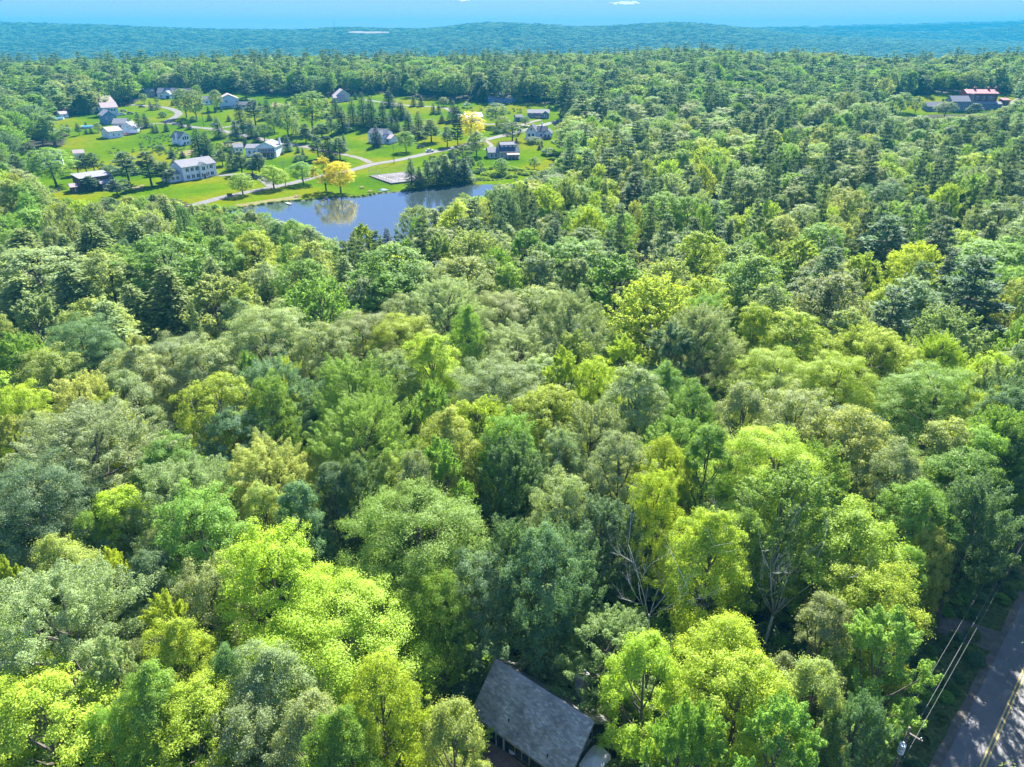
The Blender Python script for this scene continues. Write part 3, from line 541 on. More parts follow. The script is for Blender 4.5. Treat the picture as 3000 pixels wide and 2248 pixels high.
MB().box(-.7, .7, -.16, .16, .42, .47).build("seat", TRIMW, t); MB().box(-.62, -.56, -.14, .14, 0, .42).build("leg", TRIMW, t); MB().box(.56, .62, -.14, .14, 0, .42).build("leg", TRIMW, t)
p = cw(1742, 2222, 2.4); t = empty("parasol", (p.x, p.y, 0), .3, "white parasol beside the cabin's right gable", "parasol")
v = [(1.55*math.cos(k*math.pi/4), 1.55*math.sin(k*math.pi/4), 2.25) for k in range(8)]+[(0, 0, 2.75)]+[(1.55*math.cos(k*math.pi/4), 1.55*math.sin(k*math.pi/4), 2.08) for k in range(8)]
MB().add(v, [(k, (k+1) % 8, 8) for k in range(8)]+[(k+9, (k+1) % 8+9, (k+1) % 8, k) for k in range(8)]).build("canopy", mat("white_canvas", (.72, .73, .75), .8, .06, 2), t); MB().tube([(0, 0, 0), (0, 0, 2.72)], .03, 8).build("pole", TRIMW, t); MB().tube([(0, 0, 0), (0, 0, .12)], .32, 16).build("base", CONC, t)
p = cw(1308, 2125, .8); t = empty("woodpile", (p.x, p.y, 0), .5, "woodpile under a bright blue tarp left of the cabin", "woodpile")
n = 14; V = [(-1.6+3.2*i/n, -1.2+2.4*j/n, max(.05, 1.15*(1-(abs(-1+2*i/n))**4)*(1-(abs(-1+2*j/n))**3)+.09*noise.noise(Vector((i*.6, j*.6, 1))))) for j in range(n+1) for i in range(n+1)]
MB().add(V, [(j*(n+1)+i, j*(n+1)+i+1, (j+1)*(n+1)+i+1, (j+1)*(n+1)+i) for j in range(n) for i in range(n)]).build("tarp", mat("blue_tarp", (.05, .17, .38), .35, .15, 2), t, True)
for k in range(4): MB().tube([(-1.3, -.8+k*.5, .3), (1.3, -.8+k*.5, .3)], .2, 8).build("log", BARK, t)

# ------------------------------------------------------------------ poles, wires, cars, pools and the small things of the hamlet
WOODP = mat("pole_wood", (.16, .14, .12), .9, .3, 2); WIRE = mat("cable", (.13, .135, .14), .7); WIREB = mat("dark_cable", (.1, .1, .1), .6)
def sag(a, b, s, n=14): return [a.lerp(b, i/n)+Vector((0, 0, -s*4*(i/n)*(1-i/n))) for i in range(n+1)]
def pole(x, y, Ht, rz, label, group, trafo=False):
    z = float(T(x, y)); o = empty("utility_pole", (x, y, z), rz, label, "utility pole", group)
    MB().tube([(0, 0, -.5), (0, 0, Ht)], [.17, .11], 10).build("post", WOODP, o, True)
    MB().box(-1.1, 1.1, -.06, .06, Ht-.7, Ht-.55).build("crossarm", WOODP, o)
    for k in (-1, 0, 1): MB().tube([(k*.95, 0, Ht-.55), (k*.95, 0, Ht-.32)], [.06, .04], 8).build("insulator", STEEL, o)
    if trafo:
        t_ = MB().tube([(0, -.42, Ht-2.6), (0, -.42, Ht-1.6)], .27, 14).build("transformer", mat("transformer_paint", (.55, .66, .74), .4), o); MB().tube([(0, -.42, Ht-1.6), (0, -.42, Ht-1.38)], [.1, .05], 8).build("bushing", STEEL, t_)
    return o
lp = [Vector((RD0.x, RD0.y))+RDD*s+RDN*(-2.5) for s in (-51.5, -7.6, 32.5, 74)]
near_pos = []
for k, p in enumerate(lp):
    if k in (1, 2): pole(p.x, p.y, 9.9, math.radians(-45), ("utility pole with pale transformer beside the asphalt road, bottom right", "utility pole at the picture's right edge beside the asphalt road")[k-1], "poles along the asphalt road", k == 1)
    near_pos.append(p)
for j, (o, z, r, lab) in enumerate(((-.65, 9.55, .013, "power cable nearest the trees over the road verge"), (.62, 9.55, .013, "power cable nearest the asphalt on the road verge"), (.1, 8.1, .02, "thicker lower cable strung under the power cables by the road"))):
    mb = MB()
    for k in range(3):
        a, b_ = near_pos[k]+RDN*o, near_pos[k+1]+RDN*o; mb.tube(sag(Vector((*a, z)), Vector((*b_, z)), .55), r, 5)
    tag(mb.build("power_cable", WIRE if j < 2 else WIRE), lab, "cable")
hp = [gp(772, 516), gp(837, 545), gp(1155, 479), gp(1406, 345), gp(598, 372), gp(997, 452)]
HL = ["utility pole among the pines above the driveway mouth", "utility pole at the lane edge between two lime lawn trees", "tall utility pole on the lane corner above the tennis court", "utility pole on the back lane by the rough meadow", "thin utility pole by the winding lane on the far lawn", "utility pole in the conifers beside the side lane"]
for k, p in enumerate(hp): pole(p.x, p.y, 10.5 if k < 3 else 9.5, (.4, .3, .3, 1.2, .2, .3)[k], HL[k], "poles of the hamlet")
for j, (a, b_, z, lab) in enumerate(((1, 2, 10.2, "upper wire strung along the lane above the pond"), (1, 2, 8.8, "lower wire strung along the lane above the pond"), (0, 1, 9.9, "short wire crossing the driveway to the pole in the pines"))):
    A_, B_ = hp[a].copy(), hp[b_].copy(); A_.z += z; B_.z += z; tag(MB().tube(sag(A_, B_, 1.2, 20), .035, 5).build("power_cable", WIREB), lab, "cable")
A_ = hp[2].copy(); B_ = gp(1330, 440); A_.z += 10; B_.z += 9; tag(MB().tube(sag(A_, B_, 1.0, 20), .035, 5).build("power_cable", WIREB), "wire running from the lane corner pole into the dark conifers", "cable")
CARP = {}
def car(px, py, rz, col, label, truck=False):
    p = gp(px, py); o = empty("parked_car", (p.x, p.y, float(T(p.x, p.y))+.1), rz, label, "car", "cars parked about the hamlet")
    m = mat("car_paint_%s" % "_".join("%d" % (c*100) for c in col), col, .25, spec=.6)
    MB().prism([(-2.2, .35), (2.2, .35), (2.25, .62), (2.1, .92), (1.0, 1.0), (-1.9, 1.0), (-2.25, .85)], -.88, .88, 'y').build("body", m, o)
    MB().prism([(-1.75, 1.0), (.95, 1.0), (.3, 1.48), (-1.35, 1.5)], -.76, .76, 'y').build("window", GLASS, o); MB().prism([(-1.38, 1.49), (.28, 1.47), (.22, 1.54), (-1.3, 1.56)], -.74, .74, 'y').build("roof", m, o)
    for sx in (-1.35, 1.4):
        for sy in (-.8, .8):
            w = MB().tube([(sx, sy-.12, .33), (sx, sy+.12, .33)], .33, 12).build("wheel", BLACKT, o); MB().tube([(sx, sy-.13, .33), (sx, sy+.13, .33)], .18, 8).build("rim", STEEL, w)
    for sy in (-.62, .62): MB().box(2.18, 2.26, sy-.18, sy+.18, .62, .76).build("headlight", TRIMW, o); MB().box(-2.27, -2.2, sy-.18, sy+.18, .66, .8).build("tail_light", REDW, o)
for a in ((416, 316, .3, (.05, .05, .06), "dark car by the far bend under the left wood"), (362, 328, .2, (.12, .16, .1), "dark green car highest of those beside the left row of houses"), (382, 335, .1, (.08, .09, .11), "dark grey car standing out on the lawn by the left row"), (358, 338, .3, (.3, .31, .33), "silver car close to the white house of the left row"),
          (368, 360, .1, (.7, .7, .7), "white car beside the deep blue house"), (371, 397, .1, (.16, .02, .03), "dark red car beside the white garage"), (627, 369, .25, (.35, .34, .33), "beige car left of the two on the short driveway"), (690, 362, .25, (.04, .05, .07), "black car at the spruces end of the short driveway"),
          (1232, 434, .4, (.05, .05, .06), "black car at the roadside under the dark conifers"), (1259, 446, .4, (.65, .66, .68), "white car at the roadside under the dark conifers"), (1328, 295, .1, (.1, .13, .2), "dark blue car on the back lane by the far wood"), (1368, 309, .8, (.72, .73, .74), "white car on the grass left of the long low building"), (1455, 303, .1, (.06, .06, .07), "dark car in front of the long low building")): car(*a)
def pool(px, py, R, label):
    p = gp(px, py); o = empty("swimming_pool", (p.x, p.y, float(T(p.x, p.y))), 0, label, "pool"); n = 32
    mb = MB(); v = []; f = []
    for k in range(n):
        a = 2*math.pi*k/n; c, s = math.cos(a), math.sin(a); v += [(R*c, R*s, -.2), (R*c, R*s, 1.25), ((R-.18)*c, (R-.18)*s, 1.25), ((R-.18)*c, (R-.18)*s, .9)]
    for k in range(n):
        for q in range(3): f.append((4*k+q, 4*((k+1) % n)+q, 4*((k+1) % n)+q+1, 4*k+q+1))
    mb.add(v, f).build("pool_wall", mat("pool_wall_paint", (.45, .52, .58), .5), o)
    MB().add([((R-.19)*math.cos(2*math.pi*k/n), (R-.19)*math.sin(2*math.pi*k/n), 1.1) for k in range(n)], [tuple(range(n))]).build("water", mat("pool_water", (.06, .40, .58), .08), o)
pool(172, 351, 3.4, "round blue pool beside the tiny white shed"); pool(257, 375, 3.6, "round pale blue pool behind the left row of houses")
# tennis court
co = [gp(1089, 519), gp(1172, 503), gp(1243, 524), gp(1160, 545)]
ctr = sum(co, Vector())/4; ux = (co[3]-co[0]).normalized(); uy = (co[1]-co[0]).normalized(); LX = ((co[3]-co[0]).length+(co[2]-co[1]).length)/2; LY = ((co[1]-co[0]).length+(co[2]-co[3]).length)/2
uy = Vector((-ux.y, ux.x, 0)) if Vector((-ux.y, ux.x, 0)).dot(uy) > 0 else Vector((ux.y, -ux.x, 0))
tcn = empty("tennis_court", (ctr.x, ctr.y, max(float(T(p.x, p.y)) for p in co)+.04), math.atan2(ux.y, ux.x), "worn grey tennis court with tall wire fence by the pond", "tennis court")
COURT = mat("worn_court_surface", (.10, .092, .092), .9, .15, .5)
MB().box(-LX/2, LX/2, -LY/2, LY/2, -.7, .02).build("court_surface", COURT, tcn)
for (a, b_, c, d) in ((-LX*.4, LX*.4, -LY*.3, -LY*.3+.1), (-LX*.4, LX*.4, LY*.3, LY*.3+.1), (-LX*.4, -LX*.4+.1, -LY*.3, LY*.3), (LX*.4, LX*.4+.1, -LY*.3, LY*.3), (-LX*.2, LX*.2, -.05, .05), (-LX*.2, -LX*.2+.1, -LY*.23, LY*.23), (LX*.2, LX*.2+.1, -LY*.23, LY*.23)): MB().box(a, b_, c, d, .024, .03).build("court_line", TRIMW, tcn)
ntm = MB()
for k in range(7): ntm.tube([(0, -LY*.34, .15+k*.13), (0, LY*.34, .15+k*.13)], .012, 4)
ntm.build("net", BLACKT, tcn); 
for s in (-1, 1): MB().tube([(0, s*LY*.34, 0), (0, s*LY*.34, 1.05)], .05, 6).build("net_post", STEEL, tcn)
fm = MB()
for sx in np.linspace(-LX/2, LX/2, 10):
    for s in (-1, 1): MB().tube([(sx, s*LY/2, -.1), (sx, s*LY/2, 3.2)], .045, 6).build("fence_post", STEEL, tcn)
for sy in np.linspace(-LY/2, LY/2, 6)[1:-1]:
    for s in (-1, 1): MB().tube([(s*LX/2, sy, -.1), (s*LX/2, sy, 3.2)], .045, 6).build("fence_post", STEEL, tcn)
for zz in (.05, 1.1, 2.15, 3.18):
    for s in (-1, 1): MB().tube([(-LX/2, s*LY/2, zz), (LX/2, s*LY/2, zz)], .03, 4).build("fence_rail", STEEL, tcn); MB().tube([(s*LX/2, -LY/2, zz), (s*LX/2, LY/2, zz)], .03, 4).build("fence_rail", STEEL, tcn)
# canoes on the bank
for (px, py, rz, col, lab) in ((1119, 561, -.7, (.20, .45, .50), "pale blue canoe upturned on the pond bank"), (1124, 558, -.75, (.72, .72, .70), "white canoe upturned between two others on the pond bank"), (1130, 557, -.8, (.55, .55, .52), "grey-white canoe upturned farthest from the yellow trees")):
    p = gp(px, py); o = empty("canoe", (p.x, p.y, .08), rz, lab, "canoe", "canoes on the pond bank"); v = []; f = []; n = 12
    for i in range(n+1):
        t = -1+2*i/n; w = .48*(1-t*t)**.6; hgt = .38*(1-.25*t*t)
        for k in range(7): a = math.pi*k/6; v.append((2.4*t, w*math.cos(a), hgt*math.sin(a)+.1*t*t))
        if i:
            for k in range(6): f.append(((i-1)*7+k, (i-1)*7+k+1, i*7+k+1, i*7+k))
    MB().add(v, f).build("hull", mat("canoe_"+lab.split()[0], col, .4), o, True); MB().tube([(-2.35, 0, .42), (0, 0, .40), (2.35, 0, .42)], .03, 5).build("keel", BLACKT, o)
for (px, py, rz, lab) in ((1061, 552, .3, "picnic table on the lawn right of the yellow trees"), (1085, 564, .1, "picnic table at the water's edge near the canoes"), (870, 578, .2, "picnic table on the sandy shore left of the yellow trees")):
    p = gp(px, py); o = empty("picnic_table", (p.x, p.y, .06), rz, lab, "table", "picnic tables by the pond")
    MB().box(-.95, .95, -.38, .38, .72, .77).build("table_top", DECK, o)
    for s in (-1, 1): MB().box(-.95, .95, s*.75-.13, s*.75+.13, .42, .46).build("seat", DECK, o)
    for s in (-.7, .7): MB().prism([(-.8, 0), (-.7, 0), (-.15, .72), (-.25, .72)], s-.04, s+.04, 'x').build("leg", DECK, o); MB().prism([(.8, 0), (.7, 0), (.15, .72), (.25, .72)], s-.04, s+.04, 'x').build("leg", DECK, o)
p = gp(675, 584); o = empty("notice_board", (p.x, p.y, .05), .2, "dark notice board on two posts by the lane and pond", "sign"); MB().box(-1.0, 1.0, -.05, .05, 1.1, 2.3).build("board", BROWNW, o)
for s in (-.85, .85): MB().tube([(s, .09, -.2), (s, .09, 2.4)], .06, 6).build("post", WOODP, o)
p = gp(846, 599); o = empty("jetty", (p.x, p.y, .1), -.9, "small grey jetty poking into the pond", "jetty")
for k in range(9): MB().box(-1.9+k*.42, -1.52+k*.42, -.6, .6, .28, .34).build("plank", CONC, o)
for a in ((-1.5, -.5), (1.5, -.5), (-1.5, .5), (1.5, .5)): MB().tube([(*a, -.3), (*a, .28)], .06, 6).build("post", WOODP, o)

# ------------------------------------------------------------------ trees: shapes
def leaf_arrays(C, Nn, S, wid, r):
    n = len(C); rnd = r.normal(size=(n, 3)); t = np.cross(Nn, rnd); t /= np.linalg.norm(t, axis=1, keepdims=True)+1e-9
    b = np.cross(Nn, t); S = S[:, None]
    v = np.stack([C-t*S*.5, C+b*S*wid*.5-Nn*S*.1, C+t*S*.5, C-b*S*wid*.5-Nn*S*.1], 1).reshape(-1, 3)
    a = np.arange(n)*4
    f = np.stack([np.stack([a, a+1, a+2], -1), np.stack([a, a+2, a+3], -1)], 1).reshape(-1, 3)
    return v, f, np.repeat(r.random(n), 4)
def strip_arrays(C, D, Nn, S, wid, r):
    """leaf blades that point along D"""
    b = np.cross(D, Nn); b /= np.linalg.norm(b, axis=1, keepdims=True)+1e-9; Sx = S[:, None]
    v = np.stack([C, C+D*Sx*.45+b*Sx*wid*.5, C+D*Sx, C+D*Sx*.45-b*Sx*wid*.5], 1).reshape(-1, 3)
    a = np.arange(len(C))*4
    f = np.stack([np.stack([a, a+1, a+2], -1), np.stack([a, a+2, a+3], -1)], 1).reshape(-1, 3)
    return v, f, np.repeat(r.random(len(C)), 4)
def unit(v): return v/(np.linalg.norm(v, axis=-1, keepdims=True)+1e-9)
def trunk_mb(path, rad, limbs, sides=7):
    mb = MB(); mb.tube(path, rad, sides)
    for p, rr in limbs: mb.tube(p, rr, 5)
    return mb
BR, BH = 4.5, 19.0
def broadleaf(seed, nleaf, size, style='clump', nl=12, shape=0, gaps=0.0, rnd=.55, hull=False):
    r = np.random.default_rng(seed); z0, z1 = 5.0, BH
    lobes = []; cl = []
    for k in range(nl):
        t = (k+0.5)/nl*0.92+r.uniform(-.03, .03); ang = k*2.399963+r.uniform(-.5, .5)
        tt = (t-.32)/.68 if t > .32 else (.32-t)/.32
        rr_ = BR*(max(0.02, 1-tt*tt)**(.55 if shape == 0 else .8)) if t > .32 else BR*(1-.45*tt**1.5)
        rho = BR*r.uniform(.20, .38)
        rad = max(0, rr_-rho*.85)*r.uniform(.75, 1.15)
        lobes.append((rad*math.cos(ang), rad*math.sin(ang), z0+t*(z1-z0)-rho*.3+r.uniform(-.5, .5), rho))
    lobes.append((r.uniform(-.5, .5), r.uniform(-.5, .5), z1-1.5, 1.35))
    lobes = np.array(lobes)
    if hull:      # one uneven dome: clusters spread over a knobbly hull, some inside it
        for _ in range(520):
            t = r.random()**.85; ang = r.uniform(0, 6.2832); tt = (t-.38)/.62 if t > .38 else (.38-t)/.38
            rr_ = BR*(max(0.0, 1-tt*tt)**(.5 if shape == 0 else .72)) if t > .38 else BR*(1-.5*tt**1.4)
            ca, sa = math.cos(ang), math.sin(ang); q = Vector((ca*1.35+seed*3.7, sa*1.35, t*3.2))
            bump = .40*noise.noise(q)+.36*noise.noise(q*2.1)+.14*noise.noise(q*5)
            if t < .16 and r.random() < .5: continue
            dep = 1-.34*r.random()**2 if r.random() > .13 else r.uniform(1.05, 1.2); rad = max(.15, rr_)*(1+bump)*dep; zz = z0+(t*(1+bump*.22))*(z1-z0)*(.97 if t > .6 else 1)
            if gaps and noise.noise(q*1.7+Vector((5, 5, 5))) > .42-gaps: continue
            d = np.array([ca, sa, 1.6*(t-.3)]); d /= np.linalg.norm(d)
            cl.append((np.array([rad*ca, rad*sa, zz-.4]), d, r.uniform(.28, .74)))
    else:
        for i, (x, y, z, rho) in enumerate(lobes):
            nc = int(34*(rho/1.5)**2)
            d = unit(r.normal(size=(nc, 3))+np.array([0, 0, .35]))
            out = unit(np.array([[x, y, .8]])); d = d[(d @ out[0]) > -.45]
            c = np.array([x, y, z])+d*np.array([1, 1, .85])*rho*r.uniform(.70, 1.22, (len(d), 1))
            keep = np.ones(len(c), bool)
            for j, (xx, yy, zz, r2) in enumerate(lobes):
                if j != i: keep &= np.linalg.norm(c-np.array([xx, yy, zz]), axis=1) > r2*.72
            if gaps: keep &= r.random(len(c)) > gaps
            rc = r.uniform(.34, .72, len(c))*(rho/1.5)**.5
            cl += [(c[q], d[q], rc[q]) for q in range(len(c)) if keep[q]]
    cc = np.array([q[0] for q in cl]); dd = np.array([q[1] for q in cl]); rc = np.array([q[2] for q in cl])
    w = rc**2; cnt = r.multinomial(nleaf, w/w.sum()); idx = np.repeat(np.arange(len(cc)), cnt); n = len(idx)
    if style == 'clump':
        u = unit(r.normal(size=(n, 3))+dd[idx]*.5+np.array([0, 0, .35]))
        C = cc[idx]+u*rc[idx][:, None]*(r.random((n, 1))**.45)*np.array([1.15, 1.15, .8])*np.where(r.random((n, 1)) < .14, 1.7, 1)
        Nn = unit(.75*u+dd[idx]*.35+np.array([0, 0, .45])+rnd*r.normal(size=(n, 3)))
    else:
        ax = unit(dd+np.array([0, 0, .9])+.35*r.normal(size=dd.shape))[idx]
        s = r.random((n, 1)); per = unit(np.cross(ax, r.normal(size=(n, 3))))
        C = cc[idx]+ax*(s*1.9-.6)*rc[idx][:, None]*1.25+per*rc[idx][:, None]*(1.05-.8*s)*r.random((n, 1))**.6
        Nn = unit(per*.55+np.array([0, 0, .6])+rnd*r.normal(size=(n, 3)))
    S = size*r.uniform(.7, 1.3, n)
    v, f, lf = leaf_arrays(C, Nn, S, .64, r)
    bend = [(0, 0, -.3), (r.uniform(-.15, .15), r.uniform(-.15, .15), 4), (r.uniform(-.4, .4), r.uniform(-.4, .4), 9), (r.uniform(-.5, .5), r.uniform(-.5, .5), z1-3)]
    limbs = []
    for k in range(0, len(lobes)-1):
        L = lobes[k]; zb = max(3.5, L[2]-3.0-abs(L[0])*.5); s = Vector((bend[2][0]*zb/9, bend[2][1]*zb/9, zb)); e = Vector(L[:3]); mid = s.lerp(e, .5)+Vector((0, 0, -.5))
        limbs.append(([s, mid, e], [.13, .09, .04]))
    return v, f, lf, trunk_mb(bend, [.34, .24, .17, .06], limbs)
SPR = (2.6, 14.0); PIN = (4.0, 22.0); HEM = (3.6, 18.0)
def conifer(seed, kind, q=1.0):
    r = np.random.default_rng(seed); R, Hh = {'spruce': SPR, 'pine': PIN, 'hemlock': HEM, 'larch': SPR}[kind]
    Cs, Ds, Ns, Ss, limbs = [], [], [], [], []
    step, nb, z = {'spruce': (.42, 9, .7), 'pine': (1.05, 6, 6.0), 'hemlock': (.40, 10, 1.8), 'larch': (.40, 10, .8)}[kind]
    step *= q**.5
    while z < Hh-.25:
        t = z/Hh
        if kind == 'pine':
            tt = (z-5)/(Hh-5); prof = (min(1, tt/.25)**.5)*(1-max(0, tt-.2)/.86)**.75
            L0 = R*prof*r.uniform(.55, 1.15)+.25
        else: L0 = R*(1-t)**(.85 if kind != 'hemlock' else .7)*min(1, .55+t*4)+.12
        n = max(4, int(nb*r.uniform(.75, 1.2)))
        a0 = r.uniform(0, 6.28)
        for k in range(n):
            a = a0+k*6.283/n+r.uniform(-.3, .3); L = L0*r.uniform(.68, 1.15)
            if kind == 'pine' and r.random() < .14: continue
            d = np.array([math.cos(a), math.sin(a), 0]); sd = np.array([-d[1], d[0], 0])
            zz = z+r.uniform(-.15, .15)
            if kind == 'pine':
                rise = r.uniform(.05, .4)
                pt = lambda s: np.array([0, 0, zz])+d*L*s+np.array([0, 0, L*(rise*s*s-.08*s)])
                if q < 1.5: limbs.append(([pt(0), pt(.55), pt(.95)], [.06, .04, .015]))
                npl = max(3, int(L*4.2/q)); s = .3+.7*r.random(npl)**.8
                for si in s:
                    c = pt(si)+sd*r.normal()*.28*L*.45*(1.1-abs(si-.7)); m_ = max(6, int(14/q**.6))
                    dirs = unit(r.normal(size=(m_, 3))*np.array([1, 1, .45])+d*.6+np.array([0, 0, .55]))
                    Cs.append(np.repeat(c[None], m_, 0)+r.normal(size=(m_, 3))*.12); Ds.append(dirs); Ns.append(unit(r.normal(size=(m_, 3))*.5+np.array([0, 0, 1.]))); Ss.append(np.full(m_, .72*q**.5)*r.uniform(.7, 1.2, m_))
            else:
                dr = {'spruce': -.22, 'hemlock': -.30, 'larch': -.05}[kind]*r.uniform(.6, 1.4); up = {'spruce': .12, 'hemlock': .18, 'larch': .1}[kind]
                sp = {'spruce': .2, 'hemlock': .15, 'larch': .18}[kind]*q; m_ = max(3, int(L/sp))*2
                s = r.random(m_)**.75; side = np.where(r.random(m_) < .5, -1., 1.)
                c = np.array([0, 0, zz])+d*L*s[:, None]+np.array([0, 0, 1.])*(L*(up*s+dr*s*s*1.6))[:, None]+sd*(side*.05)[:, None]
                wd = r.uniform(.25, 1.0, m_)
                dirs = unit(d*.75+sd*(side*wd)[:, None]+np.array([0, 0, 1.])*(r.uniform(-.5, .15, m_)+(.0 if kind != 'hemlock' else -.12))[:, None])
                Cs.append(c); Ds.append(dirs); Ns.append(unit(r.normal(size=(m_, 3))*.45+np.array([0, 0, 1.])))
                Ss.append({'spruce': .62, 'hemlock': .55, 'larch': .72}[kind]*q**.55*r.uniform(.6, 1.2, m_)*(.55+.45*min(1, L/1.2)))
        z += step*r.uniform(.8, 1.2)
    C = np.concatenate(Cs); D = np.concatenate(Ds); Nn = np.concatenate(Ns); S = np.concatenate(Ss)
    v, f, lf = strip_arrays(C, D, Nn, S, {'spruce': .36, 'pine': .26, 'hemlock': .42, 'larch': .42}[kind]*(1 if q < 2 else 1.5), r)
    return v, f, lf, trunk_mb([(0, 0, -.3), (0, 0, Hh*.5), (0, 0, Hh*.97)], [.3 if kind == 'pine' else .2, .15, .03], limbs)
PROTO = {}
def proto(kind, lod, k):
    key = (kind, lod, k)
    if key in PROTO: return PROTO[key]
    if kind == 'broadleaf':
        n, s = {-1: (125000, .10), 0: (62000, .155), 1: (20000, .275), 2: (4600, .57), 3: (900, 1.3)}[lod]
        v, f, lf, tr = broadleaf(100+k, n, s, 'clump' if k % 3 != 2 else 'spray', 16+(k % 4)*2, k % 2, .12 if k % 3 == 1 else 0., {-1: .5, 0: .5, 1: .42, 2: .28, 3: .18}[lod], k % 4 != 1)
    else:
        v, f, lf, tr = conifer(300+k*7+{'spruce': 0, 'pine': 1, 'hemlock': 2, 'larch': 3}[kind], kind, {0: 1.0, 1: 1.15, 2: 2.8, 3: 6.0}[lod])
    PROTO[key] = (v, f, lf, tr); return PROTO[key]
CROWN, TRUNK = {}, {}
def crown_mesh(kind, lod, k):
    key = (kind, lod, k)
    if key not in CROWN:
        v, f, lf, tr = proto(*key)
        CROWN[key] = mesh_np("crown", v, f, [(LEAF_O if lod < 1 else LEAF_O1) if kind == 'broadleaf' else NEED_O], leaf=lf); TRUNK[key] = tr.mesh("trunk", BARK)
    return CROWN[key], TRUNK[key]
TINT = {'L': (.330, .450, .045), 'G': (.205, .350, .060), 'P': (.265, .350, .150), 'O': (.310, .385, .100), 'D': (.135, .235, .105),
        'H': (.195, .275, .080), 'W': (.130, .205, .100), 'S': (.055, .105, .060), 'B': (.100, .165, .135), 'Y': (.64, .58, .010), 'R': (.2, .12, .07), 'X': (.205, .300, .095)}
TONE = {'L': "lime green", 'G': "fresh green", 'P': "pale grey-green", 'O': "yellowish olive", 'D': "dark bluish-green", 'H': "olive green", 'W': "grey-green", 'S': "dark", 'B': "blue-grey", 'Y': "bright yellow", 'R': "reddish brown", 'X': "soft green"}
KNAME = {'broadleaf': "broadleaf_tree", 'spruce': "spruce_tree", 'pine': "pine_tree", 'hemlock': "hemlock_tree", 'larch': "larch_tree"}
DIM = {'broadleaf': (BR, BH), 'spruce': SPR, 'pine': PIN, 'hemlock': HEM, 'larch': SPR}
TREES = []
def tint_of(t, r=random):
    c = TINT[t]; k = r.uniform(.85, 1.15); return (c[0]*k*r.uniform(.92, 1.08), c[1]*k, c[2]*k*r.uniform(.85, 1.15))
def add_tree(kind, x, y, R, Ht, tone, label=None, group=None, lod=None, k=None, name=None, cat="tree"):
    d = math.hypot(x, y)
    if lod is None: lod = 0 if d < 125 else 1
    if k is None: k = random.randrange({'broadleaf': 7, 'spruce': 3, 'pine': 3, 'hemlock': 3, 'larch': 2}[kind])
    if kind == 'broadleaf' and lod == 0 and R > 5.6: lod = -1; k = (0, 2)[k % 2]
    cm, tm = crown_mesh(kind, lod, k); R0, H0 = DIM[kind]
    z = float(T(x, y)); o = empty(name or KNAME[kind], (x, y, z), random.uniform(0, 6.28))
    o.scale = (R/R0, R/R0, Ht/H0)
    c = link(bpy.data.objects.new("crown", cm), o); c.color = (*tint_of(tone), 1)
    link(bpy.data.objects.new("trunk", tm), o)
    TREES.append((o, kind, tone, x, y, z, R, Ht, label, group)); return o

